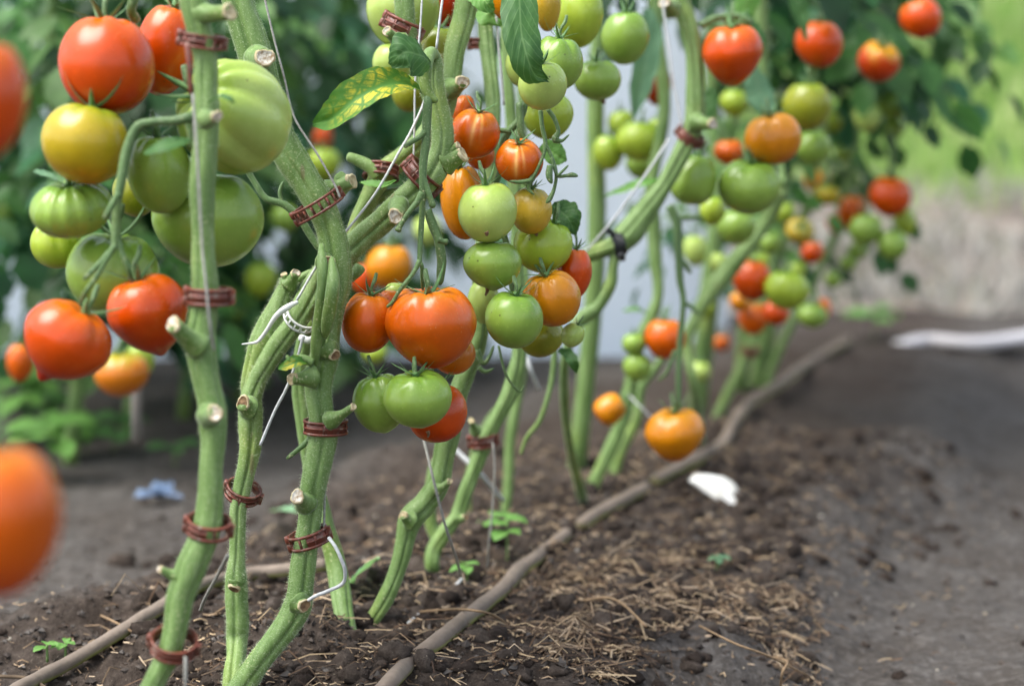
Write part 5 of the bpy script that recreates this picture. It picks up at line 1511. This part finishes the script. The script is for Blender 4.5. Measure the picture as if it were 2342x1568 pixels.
STRAW = [lin(176, 154, 122), lin(156, 134, 108), lin(126, 106, 84), lin(178, 158, 132), lin(98, 78, 60), lin(110, 94, 78), lin(84, 68, 54), lin(70, 56, 46)]
STR = np.array(STRAW)
def straws(pos, lmin, lmax, wmin, wmax, tilt):
    n = len(pos)
    a = rng.uniform(0, 2 * np.pi, n); L = rng.uniform(lmin, lmax, n) * rng.uniform(.4, 1, n)
    el = np.abs(rng.normal(0, tilt, n))
    dr = np.stack([np.cos(a) * np.cos(el), np.sin(a) * np.cos(el), np.sin(el)], -1)
    sd_ = np.stack([-np.sin(a), np.cos(a), 0 * a], -1)
    nn = np.cross(dr, sd_)
    w = rng.uniform(wmin, wmax, n)[:, None]
    bend = rng.normal(0, .22, n)[:, None]; bz = rng.normal(0.08, .12, n)[:, None]
    V = np.zeros((n, 9, 3))
    for j, q in enumerate((-.5, 0, .5)):
        c = pos + dr * (L * q)[:, None] + sd_ * bend * L[:, None] * (q * q * 4 - .5) * .5 + np.array([0, 0, 1]) * (bz * L[:, None] * (1 - 4 * q * q)) + (np.array([0, 0, .0018]) + rng.uniform(0, .003, (1, 3)) * np.array([0, 0, 1]))
        V[:, j * 3] = c - sd_ * w; V[:, j * 3 + 1] = c + sd_ * w; V[:, j * 3 + 2] = c + np.array([0, 0, 1]) * w * 1.1
    b = np.arange(n)[:, None] * 9
    Fq = []
    for j in (0, 3):
        for e in range(3):
            e2 = (e + 1) % 3
            Fq.append(b + [j + e, j + e2, j + 3 + e2, j + 3 + e])
    c = STR[rng.integers(0, len(STR), n)] * rng.uniform(.7, 1.2, (n, 1))
    return V.reshape(-1, 3), np.concatenate(Fq), np.repeat(c, 9, 0)


xp, yp = scatter_px(6500, 1120, 1880, 1270, 1610)
k_ = rng.random(6500) < np.clip(1.2 - np.abs(xp - 1480) / 420, .1, 1) * np.clip(.7 + 1.4 * vnoise(xp / 120, yp / 55, 81), .1, 1)
pA_ = ray_ground(xp[k_], yp[k_])
xp2, yp2 = scatter_px(700, 350, 1900, 1400, 1640)
pos = np.concatenate([spread(6500, .13), pA_, ray_ground(xp2, yp2)])
V, Q, c = straws(pos, .004, .015, .00025, .0008, .30)
pB_ = np.concatenate([pA_[::5], ray_ground(*scatter_px(160, 150, 1900, 1330, 1640)), spread(260, .14)])
V2, Q2, c2 = straws(pB_, .02, .055, .0003, .0008, .2)
tag(mobj("straw_litter", np.vstack([V, V2]), np.vstack([Q, Q2 + len(V)]), M['litter'], None, False, np.vstack([c, c2])), "fine broken straw and root bits strewn over the bed", "straw", None, "stuff")


def crumbs(pos, smin, smax, cols):
    n = len(pos)
    base = np.array([(1, 0, 0), (-1, 0, 0), (0, 1, 0), (0, -1, 0), (0, 0, 1), (0, 0, -1)], float)
    T = np.array([[0, 2, 4], [2, 1, 4], [1, 3, 4], [3, 0, 4], [2, 0, 5], [1, 2, 5], [3, 1, 5], [0, 3, 5]])
    sz = smin + (smax - smin) * rng.random(n) ** 3
    V = base[None] * (sz[:, None] * rng.uniform(.6, 1.4, (n, 6)))[..., None]
    V += rng.normal(0, .25, (n, 6, 3)) * sz[:, None, None]
    a = rng.uniform(0, 6.28, n); ca, sa = np.cos(a), np.sin(a)
    x = V[..., 0] * ca[:, None] - V[..., 1] * sa[:, None]; y = V[..., 0] * sa[:, None] + V[..., 1] * ca[:, None]
    V = np.stack([x, y, V[..., 2] * .75], -1) + pos[:, None] + (sz * .3)[:, None, None] * np.array([0, 0, 1])
    c = np.array(cols)[rng.integers(0, len(cols), n)] * rng.uniform(.7, 1.25, (n, 1))
    return V.reshape(-1, 3), (T[None] + np.arange(n)[:, None, None] * 6).reshape(-1, 3), np.repeat(c, 6, 0)


EARTH = [lin(76, 69, 63), lin(64, 57, 52), lin(84, 77, 71), lin(92, 87, 82)]
V, T, c = crumbs(np.concatenate([spread(15000, .14), ray_ground(*scatter_px(3000, -60, 1850, 1180, 1640))]), .0005, .0036, EARTH)
tag(mobj("soil_crumbs", V, T, M['litter'], None, False, c), "loose crumbs and clods of earth on the bed", "soil", None, "stuff")
V, T, c = crumbs(np.concatenate([spread(300, .16), ray_ground(*scatter_px(160, -60, 2400, 900, 1640))]), .0006, .0026, [lin(176, 168, 152), lin(156, 144, 124), lin(140, 122, 98), lin(190, 184, 172)])
tag(mobj("pale_grit", V, T, M['litter'], None, True, c), "pale seeds, grit and chips scattered on the soil", "grit", None, "stuff")

# clods: lumpy pieces half sunk in the bed
def clods(pos, smin, smax, cols):
    n = len(pos); a, b_ = 7, 10
    th = np.linspace(0.05, np.pi - .05, a)[:, None]; ph = np.linspace(0, 2 * np.pi, b_, endpoint=False)[None, :]
    U = np.stack([np.sin(th) * np.cos(ph), np.sin(th) * np.sin(ph), np.cos(th) + 0 * ph], -1).reshape(-1, 3)
    sz = smin + (smax - smin) * rng.random(n) ** 2.2
    off = rng.uniform(0, 90, (n, 1))
    k1 = 1 + .7 * vnoise(U[None, :, 0] * 1.5 + off, U[None, :, 1] * 1.5 + U[None, :, 2], 91) + .45 * vnoise(U[None, :, 0] * 3.5 + off, U[None, :, 1] * 3.5 + U[None, :, 2] * 3, 92)
    V = U[None] * k1[..., None] * sz[:, None, None] * np.array([1, 1, .7]) * rng.uniform(.7, 1.3, (n, 1, 3)) + pos[:, None]
    i = np.arange(a - 1)[:, None] * b_; k = np.arange(b_)[None, :]
    Q = np.stack([i + k, i + b_ + k, i + b_ + (k + 1) % b_, i + (k + 1) % b_], -1).reshape(-1, 4)
    c = np.array(cols)[rng.integers(0, len(cols), n)] * rng.uniform(.75, 1.15, (n, 1))
    return V.reshape(-1, 3), (Q[None] + np.arange(n)[:, None, None] * a * b_).reshape(-1, 4), np.repeat(c, a * b_, 0)


V, Q, c = clods(np.concatenate([spread(1500, .13), ray_ground(*scatter_px(500, 300, 1850, 1150, 1640))]), .0025, .011, EARTH[:3])
tag(mobj("soil_clods", V, Q, M['soil'], None, True, c), "lumpy dark clods of earth along the bed", "soil", None, "stuff")
